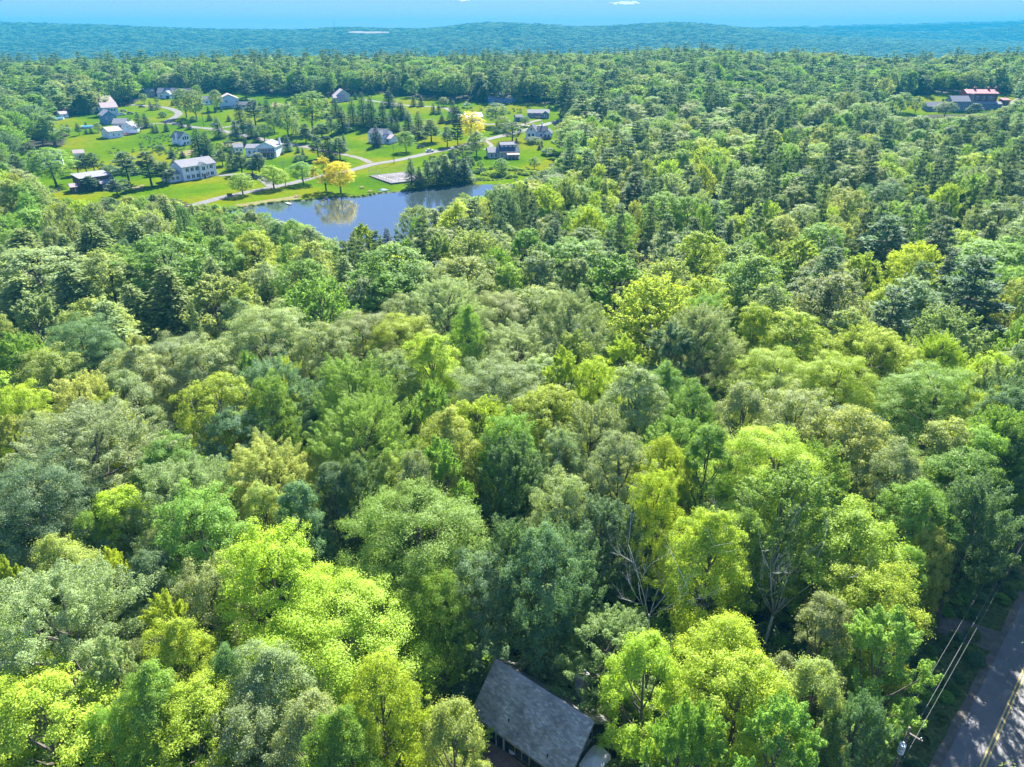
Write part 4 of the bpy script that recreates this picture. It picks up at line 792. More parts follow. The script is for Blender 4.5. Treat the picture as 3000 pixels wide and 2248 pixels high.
# ---- foreground crowns one by one: centre of the crown in the photograph, its width, tone
NEAR = """80 745 150 H h|280 736 160 H h|407 727 130 H h|480 780 190 G|640 765 120 G|742 727 90 H h|113 805 230 P|317 820 160 O|80 890 190 H h|217 870 170 H h|405 850 110 H h|475 825 110 H h|500 880 150 H h|635 895 190 O|790 830 120 P|787 875 90 H h|890 840 130 G|935 915 170 G|400 925 150 H h|290 955 160 O|330 995 180 H h|60 1075 170 G|255 1035 170 D|140 1110 160 O|520 1080 180 P|400 1110 150 P|610 1080 150 P|780 1000 210 P|950 1030 150 P|640 1200 170 L|825 1095 80 L|800 1165 200 D|70 1215 130 L|255 1190 160 O|370 1175 150 P|115 1265 90 P|50 1310 140 O|290 1340 330 P|490 1385 170 G|690 1290 150 D|1040 1180 200 G|1075 1300 220 G
1158 805 190 G|1385 750 130 O|1452 740 100 P|1547 735 110 G|1683 768 170 G|1055 870 110 P|1150 870 150 G|1262 835 90 P|1360 830 150 O|1490 840 100 G|1580 820 130 P|1690 815 100 P|1805 835 180 G|1940 800 130 P|1315 915 190 P|1180 935 120 P|1465 935 150 P|1665 955 180 P|1920 910 190 L|1370 985 90 G|1180 1010 170 L|1055 1000 180 P|1262 1075 150 L|1150 1115 130 P|1515 1045 200 P|1680 1055 130 O|1827 1060 110 L|1960 1030 150 D|1450 1165 220 P|1650 1120 130 L|1745 1125 110 L|1860 1175 170 P|1945 1150 130 G|1600 1225 180 L|1405 1255 170 L|1490 1310 140 G|1740 1270 150 P|1262 1220 120 G|1310 1310 150 O|1045 1400 100 D|1135 1390 100 O|1290 1400 160 G|1500 1380 150 D|1640 1350 110 P|1815 1380 150 P|1940 1380 120 L
2045 760 130 L|2060 890 120 L|2180 800 150 P|2335 775 130 L|2400 815 110 P|2195 850 170 G|2675 785 120 L|2590 735 150 W p|2745 735 120 W p|2905 770 190 G|2670 905 150 P|2840 880 190 W p|2950 840 120 G|2275 900 60 G|2205 970 130 L|2325 990 150 L|2430 900 150 P|2480 985 130 O|2600 970 150 W p|2055 1000 170 P|2545 1050 220 L|2750 1060 130 L|2265 1120 190 L|2440 1135 180 L|2725 1180 220 G|2900 1130 120 L|2960 1085 110 P|2170 1225 150 P|2330 1235 170 P|2030 1210 130 G|2490 1300 190 O|2885 1240 110 L|2770 1340 180 O|2930 1370 150 D|2250 1395 250 L|2070 1360 150 G
120 1510 280 D|365 1535 190 L|550 1480 260 P|590 1565 210 G|770 1520 130 O|880 1530 150 D|800 1695 250 L|200 1680 180 O|450 1725 160 D|335 1665 110 L|625 1765 190 P|170 1860 350 P|510 1855 150 L|530 1945 170 L|1000 1880 380 L|430 1925 140 P|350 1995 170 P|670 1965 110 D|800 2035 230 P|455 2095 170 G|120 2145 300 L|320 2145 140 G|580 2155 260 L|750 2185 200 P|920 2175 220 P
1215 1590 330 G|1500 1640 150 D|1650 1660 170 D|1585 1690 170 D|1400 1730 160 D|1770 1560 170 D|1650 1490 150 P|1915 1490 130 L|1885 1985 210 L|1120 2075 190 L|1330 2185 190 O|1990 2210 180 G
2075 1625 190 L|2310 1520 250 G|2480 1610 260 L|2680 1520 170 G|2730 1605 100 O|2845 1520 180 D|2550 1770 220 L|2410 1865 180 P|2590 1930 240 G|2120 1935 220 L|2150 2060 270 L|2370 2055 190 O|2270 2215 240 G|2040 2205 180 G|2520 2110 140 D|1600 1800 130 H h|1000 2240 180 G|40 1950 140 L|30 1700 110 L|1220 1440 120 P|980 1450 120 D|2180 1600 130 G|2390 1400 150 G|2620 1400 160 P|2660 1660 120 G|480 1600 110 P|260 1560 100 G"""
HAND = {(1885, 1985): "tall lime green broadleaf tree pressing against the chimney end of the cabin", (1000, 1880): "huge lime green broadleaf tree filling the wood before the cabin's blue tarp",
        (1215, 1590): "very tall fresh green broadleaf tree standing behind the cabin's left gable", (1600, 1800): "drooping olive hemlock hanging over the cabin's back porch roof",
        (2590, 1930): "broad fresh green lobed tree overhanging the power lines by the road", (120, 2145): "big lime green tree filling the bottom left corner of the picture",
        (2845, 1520): "dark bluish tree with deep shade beside the gravel track at the road", (1330, 2185): "yellowish tree whose top covers the left corner of the cabin eave",
        (2120, 1935): "lime green tree just below the forked bare dead tree", (2075, 1625): "lime green tree between the two bare dead trees"}
placed = []
for s in NEAR.replace("\n", "|").split("|"):
    q = s.split(); px, py, w, tone = float(q[0]), float(q[1]), float(q[2]), q[3]
    kind = {'h': 'hemlock', 'p': 'pine'}.get(q[4], 'broadleaf') if len(q) > 4 else 'broadleaf'
    Ht = random.uniform(16.5, 20.5) if kind == 'broadleaf' else random.uniform(16, 19) if kind == 'hemlock' else random.uniform(20, 23)
    zc = Ht*(.74 if kind == 'broadleaf' else .66)
    p = gp(px, py, zc); R = w/2*proj(*p)[2]/FPX*1.25
    if R < 2.6: Ht *= .88
    if R > 5.5: Ht *= 1.06
    if kind == 'hemlock': R *= 1.1
    placed.append((p.x, p.y, R)); add_tree(kind, p.x, p.y, R, Ht, tone, HAND.get((int(px), int(py))), "trees of the near wood")

# ---- fill of the wood
def pick(x, y, px, py, r):
    """kind and tone by place: pines on the right and behind, hemlocks on the left slope"""
    d = math.hypot(x, y)
    nz = noise.noise(Vector((x/45, y/45, 1.7)))
    if d < 150: pc = .06
    elif px < 900 and d < 330: pc = .32+.5*nz
    elif px > 1450 and d < 420: pc = .34+.5*nz
    else: pc = .26+.5*nz
    if r.random() < pc:
        if px < 1000 and d < 330: return 'hemlock', 'H'
        return ('pine', 'W') if r.random() < .62 else ('hemlock', 'H') if r.random() < .5 else ('spruce', 'S')
    nz2 = noise.noise(Vector((x/30, y/30, 5.1)))*.5+r.random()
    t = 'P' if nz2 < .22 else 'D' if nz2 < .30 else 'G' if nz2 < .62 else 'O' if nz2 < .72 else 'L' if nz2 < .95 else 'X'
    if d > 420: t = r.choice(['G', 'X', 'D', 'X', 'P', 'G'])
    return 'broadleaf', t
POLYS = [(P, min(p[0] for p in P), max(p[0] for p in P), min(p[1] for p in P), max(p[1] for p in P)) for P in (MEADOW, BARNFIELD, CABINPX, ROADPX, DEADPX1, DEADPX2)]
def blocked(x, y, R, Ht, z):
    b = proj(x, y, z)
    if b[2] < 3: return True
    for fx, fz in ((0, 0.02), (0, 1), (-.6, .82), (.6, .82), (-.95, .6), (.95, .6), (0, .55)):
        a = proj(x+R*fx, y, z+Ht*fz)
        for P, x0, x1, y0, y1 in POLYS:
            if x0 < a[0] < x1 and y0 < a[1] < y1 and in_poly(a[0], a[1], P): return True
    return 640 < b[0] < 1520 and 520 < b[1] < 770 and in_poly(b[0], b[1], PONDPX)
FOREST = []          # x, y, z, kind, lod, k, R, Ht, tone
rr = random.Random(5)
def fill(y0, y1, sp, margin):
    y = y0
    while y < y1:
        half = .74*y+margin; x = -half
        while x < half:
            xx = x+rr.uniform(-.42, .42)*sp; yy = y+rr.uniform(-.42, .42)*sp; x += sp
            z = float(T(xx, yy)); px, py, f = proj(xx, yy, z)
            # keep the asphalt road and its verge clear
            q = Vector((xx, yy))-RD0; o = q.dot(RDN)
            if yy < 200 and -7.5 < o < 7.5: continue
            kind, tone = pick(xx, yy, px, py, rr)
            R0, H0 = DIM[kind]
            R = sp*.56*rr.choice((.6, .8, .95, 1.1, 1.25, 1.45))*rr.uniform(.92, 1.1); Ht = {'broadleaf': 17.5, 'pine': 21.5, 'hemlock': 17.5, 'spruce': 16}[kind]*rr.uniform(.74, 1.14)*(1.12 if kind == 'pine' and yy > 200 else 1)
            if kind != 'broadleaf': R *= .85
            if yy < 235:
                c = False
                for (ax, ay, aR) in placed:
                    if (ax-xx)**2+(ay-yy)**2 < (aR*.72+R*.62)**2: c = True; break
                if c: continue
                if rr.random() < .25: Ht *= rr.uniform(.6, .85)
            ok = False
            for s in (1, .78, .6, .42):
                if not blocked(xx, yy, R*s**.6, Ht*s, z): ok = True; break
            if not ok: continue
            R *= s**.6; Ht *= s
            if yy < 235: placed.append((xx, yy, R))
            FOREST.append((xx, yy, z, kind, tone, R, Ht))
        y += sp*.88
fill(22, 240, 7.6, 30); fill(240, 400, 9.6, 40); fill(400, 1000, 12.4, 45)
for k in range(26):
    q = RD0+RDD*(-34+k*5.0+rr.uniform(-1.5, 1.5))+RDN*(rr.uniform(8.6, 11) if k % 2 else rr.uniform(12, 17))
    FOREST.append((q.x, q.y, 0., 'broadleaf', rr.choice('LGPG'), rr.uniform(4, 5.5), rr.uniform(17, 21)))
for k in range(11):
    q = RD0+RDD*(26+k*5.2+rr.uniform(-1, 1))+RDN*(rr.uniform(-10.5, -8.2))
    FOREST.append((q.x, q.y, 0., 'broadleaf', rr.choice('DDGP'), rr.uniform(3.6, 4.8), rr.uniform(18, 21)))
n_single = len(FOREST)
fill(1000, 2500, 15.0, 60)
# nearest fill trees become single objects, the rest one mass
quota = {'broadleaf': 300, 'hemlock': 110, 'pine': 110, 'spruce': 20}
for t in TREES: quota[t[1]] -= 1
rest = []
for t in sorted(FOREST, key=lambda t: math.hypot(t[0], t[1])):
    x, y, z, kind, tone, R, Ht = t; px, py, f = proj(x, y, z+Ht*.8)
    if quota[kind] > 0 and -40 < px < 3040 and py < 2300 and y < 420:
        quota[kind] -= 1; add_tree(kind, x, y, R, Ht, tone, None, "trees of the near wood")
    else: rest.append(t)

# ---- single trees of the hamlet: foot of the trunk, height and width in the photograph
HAM = """s 643 406 57 32 W|s 694 411 50 33 W|s 489 386 25 18 S|s 533 375 22 18 S|s 555 380 20 17 S|s 443 323 27 14 S|b 460 322 16 18 D|s 507 310 16 14 S|b 478 344 14 19 D|s 430 375 38 24 S|p 412 388 52 18 W|s 450 388 26 15 W|s 461 390 26 14 W|b 423 305 28 18 X|b 460 305 19 11 X|b 547 345 72 44 X|b 577 351 74 42 X|b 580 285 33 20 G|b 636 325 52 30 X|s 611 332 20 11 S|s 631 330 18 10 S|s 649 328 16 9 S|s 615 354 20 18 S|s 671 356 18 15 S|b 567 358 14 17 D|p 721 292 48 44 W
s 710 388 82 34 S|p 749 366 66 46 W|s 787 349 50 33 S|s 812 341 38 22 S|s 763 322 22 20 S|s 840 316 20 16 S|s 866 309 26 24 S|s 739 404 50 30 B|s 753 418 28 24 B|b 776 415 44 34 D|b 804 388 50 36 X|b 845 404 86 56 X|b 917 385 100 74 G|b 870 415 62 22 P|p 897 418 48 36 W|p 944 404 36 46 W|p 972 398 50 34 W|s 1005 388 68 40 S|s 958 343 52 28 S|s 985 343 48 28 S|s 845 444 42 22 B|s 827 454 11 10 S|s 874 448 22 15 W|s 888 454 22 12 W|b 881 473 17 33 D|p 933 467 62 42 W|s 966 467 62 40 S|p 997 468 58 42 W|s 1008 424 30 19 D
s 1036 367 70 34 S|s 1066 372 88 36 S|s 1091 378 86 40 S|s 1124 372 62 34 S|s 1041 292 18 16 S|s 1052 273 20 13 S|s 1088 278 26 24 W|s 1140 314 40 40 S|s 1151 350 36 24 S|s 1176 350 46 38 S|s 1212 312 30 20 S|s 1234 312 30 18 S|s 1198 394 60 34 S|s 1149 383 40 20 S|s 1165 386 36 20 S|s 1228 405 68 38 S|p 1264 416 58 44 W|b 1190 445 52 40 G|s 1104 430 58 27 S|s 1270 334 30 18 S|s 1286 334 30 17 S|s 1295 361 24 22 S|s 1328 356 52 32 S|b 1300 312 25 23 P|p 1311 430 52 32 W|p 1342 444 112 36 S
y 1382 420 80 66 Y|b 1396 458 64 46 X|b 1357 469 38 50 X|b 1454 370 58 48 D|b 1473 384 38 32 X|b 1450 392 19 22 D|b 1501 414 48 52 D|b 1538 370 27 22 D|b 1561 420 17 36 D|s 1580 439 17 14 S|s 1587 431 22 12 S|s 1377 340 17 14 S|b 1608 455 19 40 D|b 1655 460 72 62 G|b 1702 477 100 80 X|b 1755 470 85 75 G|b 1468 513 42 38 G|b 1565 497 35 27 G|s 1207 556 83 36 S|l 1231 552 58 24 X|s 1255 548 66 32 S|s 1280 546 62 30 S|l 1308 542 78 38 X|s 1333 540 78 32 S|s 1361 536 65 46 S
b 712 572 57 54 L|b 803 554 60 62 L|b 889 540 58 56 G|y 956 560 88 76 Y|y 999 566 82 78 Y|p 445 546 88 66 W|p 490 540 60 46 W|p 540 525 32 34 W|s 588 470 82 46 S|s 612 474 78 44 S|s 514 490 30 22 B|s 506 463 24 24 S|s 536 463 20 20 S|p 653 486 42 30 W|s 683 500 58 34 S|p 710 512 60 42 W|p 762 515 58 48 W|p 740 510 40 36 W|b 646 447 28 24 L|b 678 440 24 46 D|s 721 430 24 24 S|b 470 440 13 22 D|p 231 513 52 36 W|p 255 510 52 34 W|p 278 506 52 34 W|b 167 547 100 92 G|p 380 540 82 68 W|b 303 508 26 22 D|s 328 500 22 14 S|b 326 515 28 34 D
p 203 397 30 20 W|p 233 397 34 18 W|s 254 393 14 12 S|s 268 392 18 12 S|b 289 388 26 18 P|s 252 370 12 10 S|b 185 380 14 10 D|b 283 343 26 22 D|s 387 377 30 11 S|p 270 560 40 40 W|p 345 575 44 40 W|b 370 565 36 36 D|p 60 520 60 46 W|p 105 500 48 40 W|b 30 440 60 50 G|b 60 420 70 60 X|b 110 400 80 60 D|b 160 425 75 70 X|b 85 465 40 40 D
b 2680 335 45 26 X|b 2765 345 40 46 X|b 2640 330 50 40 G|p 2850 345 36 40 W|b 2610 350 60 60 G"""
HHAND = {(956, 560): "bright yellow tree on the pond lawn, taller of the two side by side", (999, 566): "bright yellow tree on the pond lawn, nearer the tennis court of the two",
         (1382, 420): "bright yellow crown beside the tall dark pine on the lane above the pond", (1104, 430): "dark spruce standing close in front of the white house with the arched window",
         (712, 572): "small lime green lawn tree by the lane, beside the notice board", (803, 554): "lime green lawn tree by the lane at the mouth of the driveway", (889, 540): "fresh green lawn tree by the lane just beside the yellow trees",
         (1468, 513): "round weeping willow-like tree on the pond's grassy bank", (167, 547): "big round green tree hiding the white house beside the brown house", (1342, 444): "tall thin dark pine beside the yellow crown on the lane",
         (917, 385): "largest round green tree in the conifer clump of the hamlet", (1207, 556): "tallest dark spruce at the pond edge by the tennis court", (547, 345): "tall leafy tree at the bend of the winding lane, one of two", (577, 351): "tall leafy tree beside the bend of the winding lane, nearer the large white house",
         (478, 344): "small round clipped dark tree on the lawn inside the lane's bend"}
for s in HAM.replace("\n", "|").split("|"):
    q = s.split(); kd = q[0]; px, py, h, w = map(float, q[1:5]); tone = q[5]
    p = gp(px, py); f = proj(*p)[2]; Ht = h*f/FPX*(1.1 if h > 35 else 1.02); R = w/2*f/FPX*((1.5 if h > 35 else 1.25) if kd in 'spl' else 1.0 if kd == 'y' else 1.2)
    kind = {'s': 'spruce', 'p': 'pine', 'b': 'broadleaf', 'y': 'broadleaf', 'l': 'larch'}[kd]
    if kind == 'broadleaf':
        low = Ht < 5.0
        o = add_tree(kind, p.x, p.y, R, Ht, tone, HHAND.get((int(px), int(py))), "garden trees of the hamlet", lod=0 if kd == 'y' else 1, name="garden_shrub" if low else None, cat="shrub" if low else "tree")
        if low:      # a shrub's crown reaches the ground
            for c in o.children:
                if c.name.startswith("crown"): c.location.z = -4.2; c.scale.z = 1.29
    else: add_tree(kind, p.x, p.y, R, Ht, tone, HHAND.get((int(px), int(py))), "garden trees of the hamlet", lod=1)


# ---- bare dead trees
def dead_tree(x, y, Ht, spread, seed, label, lean=0.0, forks=5):
    r = random.Random(seed); o = empty("dead_tree", (x, y, 0), 0, label, "tree", "bare dead trees")
    tr = MB(); br = MB()
    fork = Vector((lean, 0, Ht*.38)); tr.tube([(0, 0, -.3), (lean*.5, 0, Ht*.2), fork], [.22, .17, .13], 9)
    def grow(mb, p, d, L, rad, depth):
        pts = [p]; q = p.copy(); n = 4
        for i in range(n):
            d = (d+Vector((r.gauss(0, .08), r.gauss(0, .08), r.gauss(.07, .06)))).normalized(); q = q+d*L/n; pts.append(q.copy())
        mb.tube(pts, [rad*(1-.7*i/n) for i in range(n+1)], 6 if depth > 1 else 4)
        if depth:
            for k in range(r.randint(3, 5)):
                i = r.randint(1, n); dd = (d+Vector((r.gauss(0, .38), r.gauss(0, .38), r.gauss(.15, .2)))).normalized(); grow(mb, pts[i], dd, L*r.uniform(.38, .62), rad*.42, depth-1)
    for k in range(forks):
        a = k*6.283/forks+r.uniform(-.3, .3); sp = spread*r.uniform(.6, 1.2)
        grow(br, fork+Vector((0, 0, -r.uniform(0, Ht*.08))), Vector((math.cos(a)*sp, math.sin(a)*sp, 1)).normalized(), Ht*r.uniform(.48, .66), .075, 3)
    tr.build("trunk", DEADWOOD, o, True); br.build("branch", DEADWOOD, o, True)
dead_tree(27.0, 56.0, 15.5, .5, 4, "forked bare dead tree with pale spreading limbs in the dark gap", .3, 9)
dead_tree(14.4, 55.6, 15.5, .55, 9, "thin bare dead tree with twiggy branches right of the cabin chimney", -.2, 5)
p = gp(600, 1265, 11); dead_tree(p.x, p.y, 14, .9, 14, "half-bare tree with grey limbs in the left wood", .2, 5)
p = gp(2290, 1175, 13); dead_tree(p.x, p.y, 15, .7, 15, "grey leafless crown poking out between lime trees on the right", .2, 5)

# ---- the mass of the wood: one object, trees set out on points
def forest_object(name, pts, lods, label):
    keys = []; V = []; idx = []; sc = []; rz = []; tn = []
    for (x, y, z, kind, tone, R, Ht) in pts:
        d = math.hypot(x, y); lod = lods(d); k = rr.randrange({1: 3, 2: 3, 3: 3}[lod] if kind == 'broadleaf' else 2)
        key = (kind, lod, k)
        if key not in keys: keys.append(key)
        R0, H0 = DIM[kind]; V.append((x, y, z)); idx.append(keys.index(key)); sc.append((R/R0, R/R0, Ht/H0)); rz.append((0, 0, rr.uniform(0, 6.28))); tn.append((*tint_of(tone, rr), 1))
    me = bpy.data.meshes.new(name); me.from_pydata(V, [], [])
    for an, ty, fld, data in (("proto", 'INT', "value", idx), ("size", 'FLOAT_VECTOR', "vector", sc), ("turn", 'FLOAT_VECTOR', "vector", rz), ("tint", 'FLOAT_COLOR', "color", tn)):
        a = me.attributes.new(an, ty, 'POINT'); a.data.foreach_set(fld, np.asarray(data, np.int32 if ty == 'INT' else np.float32).ravel())
    ob = smesh(name, me, label, 'stuff')
    g = bpy.data.node_groups.new(name, 'GeometryNodeTree')
    g.interface.new_socket("Geometry", in_out='INPUT', socket_type='NodeSocketGeometry'); g.interface.new_socket("Geometry", in_out='OUTPUT', socket_type='NodeSocketGeometry')
    N = g.nodes; L = g.links; gi = N.new("NodeGroupInput"); go = N.new("NodeGroupOutput")
    iop = N.new("GeometryNodeInstanceOnPoints"); iop.inputs["Pick Instance"].default_value = True
    g2i = N.new("GeometryNodeGeometryToInstance")
    srcs = []
    for key in keys:
        v, f, lf, tr = proto(*key)
        tv = np.array(tr.v); tf = np.array([t for q in tr.f for t in ((q[0], q[i], q[i+1]) for i in range(1, len(q)-1))])
        n0 = len(v); VV = np.concatenate([v, tv]); FF = np.concatenate([f, tf+n0]); mi = np.concatenate([np.zeros(len(f)), np.ones(len(tf))])
        pm = mesh_np("tree_shape", VV, FF, [(LEAF_I if key[1] < 2 else LEAF_I2) if key[0] == 'broadleaf' else NEED_I, BARK], mi, np.concatenate([lf, np.zeros(len(tv))]))
        po = bpy.data.objects.new("tree_shape", pm)
        oi = N.new("GeometryNodeObjectInfo"); oi.inputs["Object"].default_value = po; oi.inputs["As Instance"].default_value = False
        srcs.append(oi.outputs["Geometry"])
    for s in reversed(srcs): L.new(s, g2i.inputs[0])
    L.new(gi.outputs[0], iop.inputs["Points"]); L.new(g2i.outputs[0], iop.inputs["Instance"])
    def attr(nm, ty):
        a = N.new("GeometryNodeInputNamedAttribute"); a.data_type = ty; a.inputs[0].default_value = nm
        return [o for o in a.outputs if o.enabled and o.name == "Attribute"][0]
    L.new(attr("proto", 'INT'), iop.inputs["Instance Index"]); L.new(attr("size", 'FLOAT_VECTOR'), iop.inputs["Scale"])
    e2r = N.new("FunctionNodeEulerToRotation"); L.new(attr("turn", 'FLOAT_VECTOR'), e2r.inputs[0]); L.new(e2r.outputs[0], iop.inputs["Rotation"])
    L.new(iop.outputs[0], go.inputs[0])
    md = ob.modifiers.new("trees", 'NODES'); md.node_group = g
    return ob
forest_object("forest", rest, lambda d: 1 if d < 520 else 2 if d < 1300 else 3, "unbroken mixed forest rolling back from the near wood to the valley")

under = []
for _ in range(5200):
    y = rr.uniform(24, 190); x = rr.uniform(-.74*y-12, .74*y+12); o = (Vector((x, y))-RD0).dot(RDN)
    if -1.2 < o < 6.5: continue
    lx = (x-CM.x)*math.cos(CY)+(y-CM.y)*math.sin(CY); ly = -(x-CM.x)*math.sin(CY)+(y-CM.y)*math.cos(CY)
    if abs(lx) < 7 and -7.5 < ly < 5.2: continue
    low = o > -7 and o < 0
    under.append((x, y, -.9 if not low else -.35, 'broadleaf', rr.choice('DDXG'), rr.uniform(.9, 2.0) if not low else rr.uniform(.5, .9), rr.uniform(2.2, 4.5) if not low else rr.uniform(.9, 1.5)))
bush = []
for poly, n_, r0, r1, h0, h1, tn in (([(1235, 472), (1330, 458), (1425, 490), (1405, 522), (1310, 530), (1262, 515)], 70, .9, 2.2, 1.6, 4.2, 'XGPD'), ([(1385, 497), (1500, 492), (1570, 505), (1545, 520), (1400, 528)], 80, .8, 1.6, .9, 1.8, 'LGL'), ([(405, 398), (640, 384), (560, 420), (505, 462), (415, 458)], 130, .4, 1.0, .5, 1.3, 'DXG'),
                                     ([(1300, 318), (1640, 308), (1640, 322), (1500, 335), (1330, 335)], 40, .6, 1.4, .7, 1.8, 'XGD'), ([(190, 470), (330, 430), (420, 440), (330, 480)], 30, .4, .9, .5, 1.0, 'DX')):
    xs_, ys_ = [p[0] for p in poly], [p[1] for p in poly]; c_ = 0
    while c_ < n_:
        a_, b_ = rr.uniform(min(xs_), max(xs_)), rr.uniform(min(ys_), max(ys_))
        if in_poly(a_, b_, poly):
            p = gp(a_, b_); h_ = rr.uniform(h0, h1); bush.append((p.x, p.y, p.z-h_*.3, 'broadleaf', rr.choice(tn), rr.uniform(r0, r1), h_*1.3)); c_ += 1
for i in range(0, len(shore), 1):
    p = shore[i]
    if p.y > 255 and rr.random() < .8:
        for _ in range(3):
            h_ = rr.uniform(.4, .9); bush.append((p.x+rr.uniform(-.9, .9), p.y+rr.uniform(.3, 1.2), -.2, 'broadleaf', rr.choice('GLX'), rr.uniform(.35, .8), h_*1.3))
forest_object("shrubbery", bush, lambda d: 2, "rough bushes and reeds of the meadow and the pond bank")
forest_object("undergrowth", under, lambda d: 2, "dark leafy undergrowth on the forest floor and road verge")

# ------------------------------------------------------------------ far hills
m, nt, b = nodes("wooded_hillside"); tc = nt.nodes.new("ShaderNodeTexCoord")
na = noise_tex(nt, tc.outputs["Object"], 0.05, 6, .7); nb_ = noise_tex(nt, tc.outputs["Object"], 0.004, 3)
ca = ramp(nt, na, [(.3, (.01, .025, .01)), (.7, (.03, .06, .025))]); cb = ramp(nt, nb_, [(.3, (.8, .85, .8)), (.7, (1.2, 1.15, 1.1))])
mm = nt.nodes.new("ShaderNodeMixRGB"); mm.blend_type = 'MULTIPLY'; mm.inputs[0].default_value = 1
nt.links.new(ca, mm.inputs[1]); nt.links.new(cb, mm.inputs[2]); nt.links.new(mm.outputs[0], b.inputs["Base Color"]); b.inputs["Roughness"].default_value = 1; b.inputs["Specular IOR Level"].default_value = 0
HILL = m
hill_pts = []
def hill(prof, yc, front, back, label, base=-30, trees=True, sp=26):
    """a ridge whose crest stands yc metres away; prof: crest line read from the photograph"""
    xs = np.array([ (p[0]-1500)/FPX*yc*1.0 for p in prof]); f_ = yc*math.cos(PITCH)
    zc = []
    for p in prof:
        d = ray(*p); zc.append(CAMH+d[2]/d[1]*yc)
    zc = np.array(zc)-11
    xs = np.array([ray(*p)[0]/ray(*p)[1]*yc for p in prof])
    gx = np.linspace(xs[0], xs[-1], 420); crest = np.interp(gx, xs, zc); kk = np.hanning(21); kk /= kk.sum(); crest = np.convolve(np.pad(crest, 10, mode='edge'), kk, mode='valid')
    ts = np.concatenate([np.linspace(-1, 0, 70), np.linspace(0.06, 1, 14)])
    V = np.zeros((len(ts), len(gx), 3))
    for i, t in enumerate(ts):
        w = (1-abs(t))**1.15 if t < 0 else 1-t**1.5
        w = w*w*(3-2*w)*.5+w*.5
        y = yc+(t*front if t < 0 else t*back)+120*np.sin(gx/700)*0
        V[i, :, 0] = gx*(y/yc if np.isscalar(y) else y/yc); V[i, :, 1] = y
        V[i, :, 2] = base+(crest-base)*w
    und = np.array([[noise.noise(Vector((a[0]/320, a[1]/320, 2)))*16*(1 if t_ < -.08 else 0) for a in row] for row, t_ in zip(V, ts)])
    V[:, :, 2] += und*np.clip(-ts, 0, 1)[:, None]
    n = len(gx); i, j = np.meshgrid(np.arange(len(ts)-1), np.arange(n-1), indexing='ij'); a = (i*n+j).ravel()
    o = smesh("hill", mesh_np("hill", V.reshape(-1, 3), np.stack([a, a+1, a+n+1, a+n], -1), [HILL], smooth=True), label)
    # trees on the slope facing the pond
    if trees:
        y = yc-front*.98
        while y < yc+40:
            t = (y-yc)/front if y < yc else 0
            it = np.interp(t, ts, np.arange(len(ts))); i0 = int(it); fr = it-i0; i1 = min(i0+1, len(ts)-1)
            rowx = V[i0, :, 0]*(1-fr)+V[i1, :, 0]*fr; rowz = V[i0, :, 2]*(1-fr)+V[i1, :, 2]*fr
            x = max(-.76*y-60, rowx[0])
            while x < min(.76*y+60, rowx[-1]):
                xx = x+rr.uniform(-.45, .45)*sp; zz = float(np.interp(xx, rowx, rowz))
                kd = 'broadleaf' if rr.random() < .85 else 'pine'
                hill_pts.append((xx, y+rr.uniform(-.45, .45)*sp, zz-3, kd, rr.choice('DSDSD') if kd == 'broadleaf' else 'S', sp*.56*rr.uniform(.8, 1.25), rr.uniform(12, 18)))
                x += sp
            y += sp*.9
    return o
hill([(-900, 50), (-300, 56), (0, 65), (300, 72), (600, 85), (830, 86), (900, 87), (960, 80), (1000, 78), (1100, 82), (1270, 84), (1300, 79), (1360, 69), (1420, 64), (1500, 66), (1600, 71), (1700, 78), (1780, 77), (1850, 70), (1950, 65), (2000, 64), (2080, 69), (2180, 80), (2300, 96), (2450, 106), (2700, 116), (3000, 122), (3400, 126)], 4000, 1700, 900, "long wooded ridge closing the valley, with two low summits", sp=27)
hill([(1900, 118), (2100, 90), (2180, 82), (2340, 78), (2440, 84), (2560, 92), (2700, 94), (2850, 88), (3000, 72), (3300, 60), (3900, 50)], 4900, 900, 500, "second wooded hill behind the gap of the long ridge", sp=44)
hill([(1800, 100), (2180, 80), (2400, 76), (2700, 68), (3000, 60), (3400, 56), (3900, 60)], 5700, 700, 400, "farthest pale ridge on the horizon", sp=70)
forest_object("hillside_forest", hill_pts, lambda d: 3, "woods covering the far hills")

# bare strip on the ridge, masts, cloud
from mathutils.bvhtree import BVHTree
HV = [h_ for h_ in bpy.data.objects if h_.name == "hill"][0].data
bv = BVHTree.FromPolygons([v.co[:] for v in HV.vertices], [p.vertices[:] for p in HV.polygons])
def on_hill(px, py):
    loc = bv.ray_cast(Vector((0, 0, CAMH)), Vector(ray(px, py)).normalized())[0]; return loc
top = [(1022, 103), (1045, 101), (1080, 103), (1110, 102), (1142, 104)]; bot = [(1024, 107), (1045, 108), (1080, 109), (1110, 108), (1140, 107)]
pts = [on_hill(*p) for p in top]+[on_hill(*p) for p in bot]
if all(pts):
    mb = MB(); mb.add([(p.x, p.y-2, p.z+14) for p in pts], [(k, k+1, k+6, k+5) for k in range(4)])
    o = mb.build("field", mat("bare_sandy_ground", (.15, .12, .09), .95, .2, .05)); tag(o, "pale bare clearing on the long ridge", None, None, "structure")
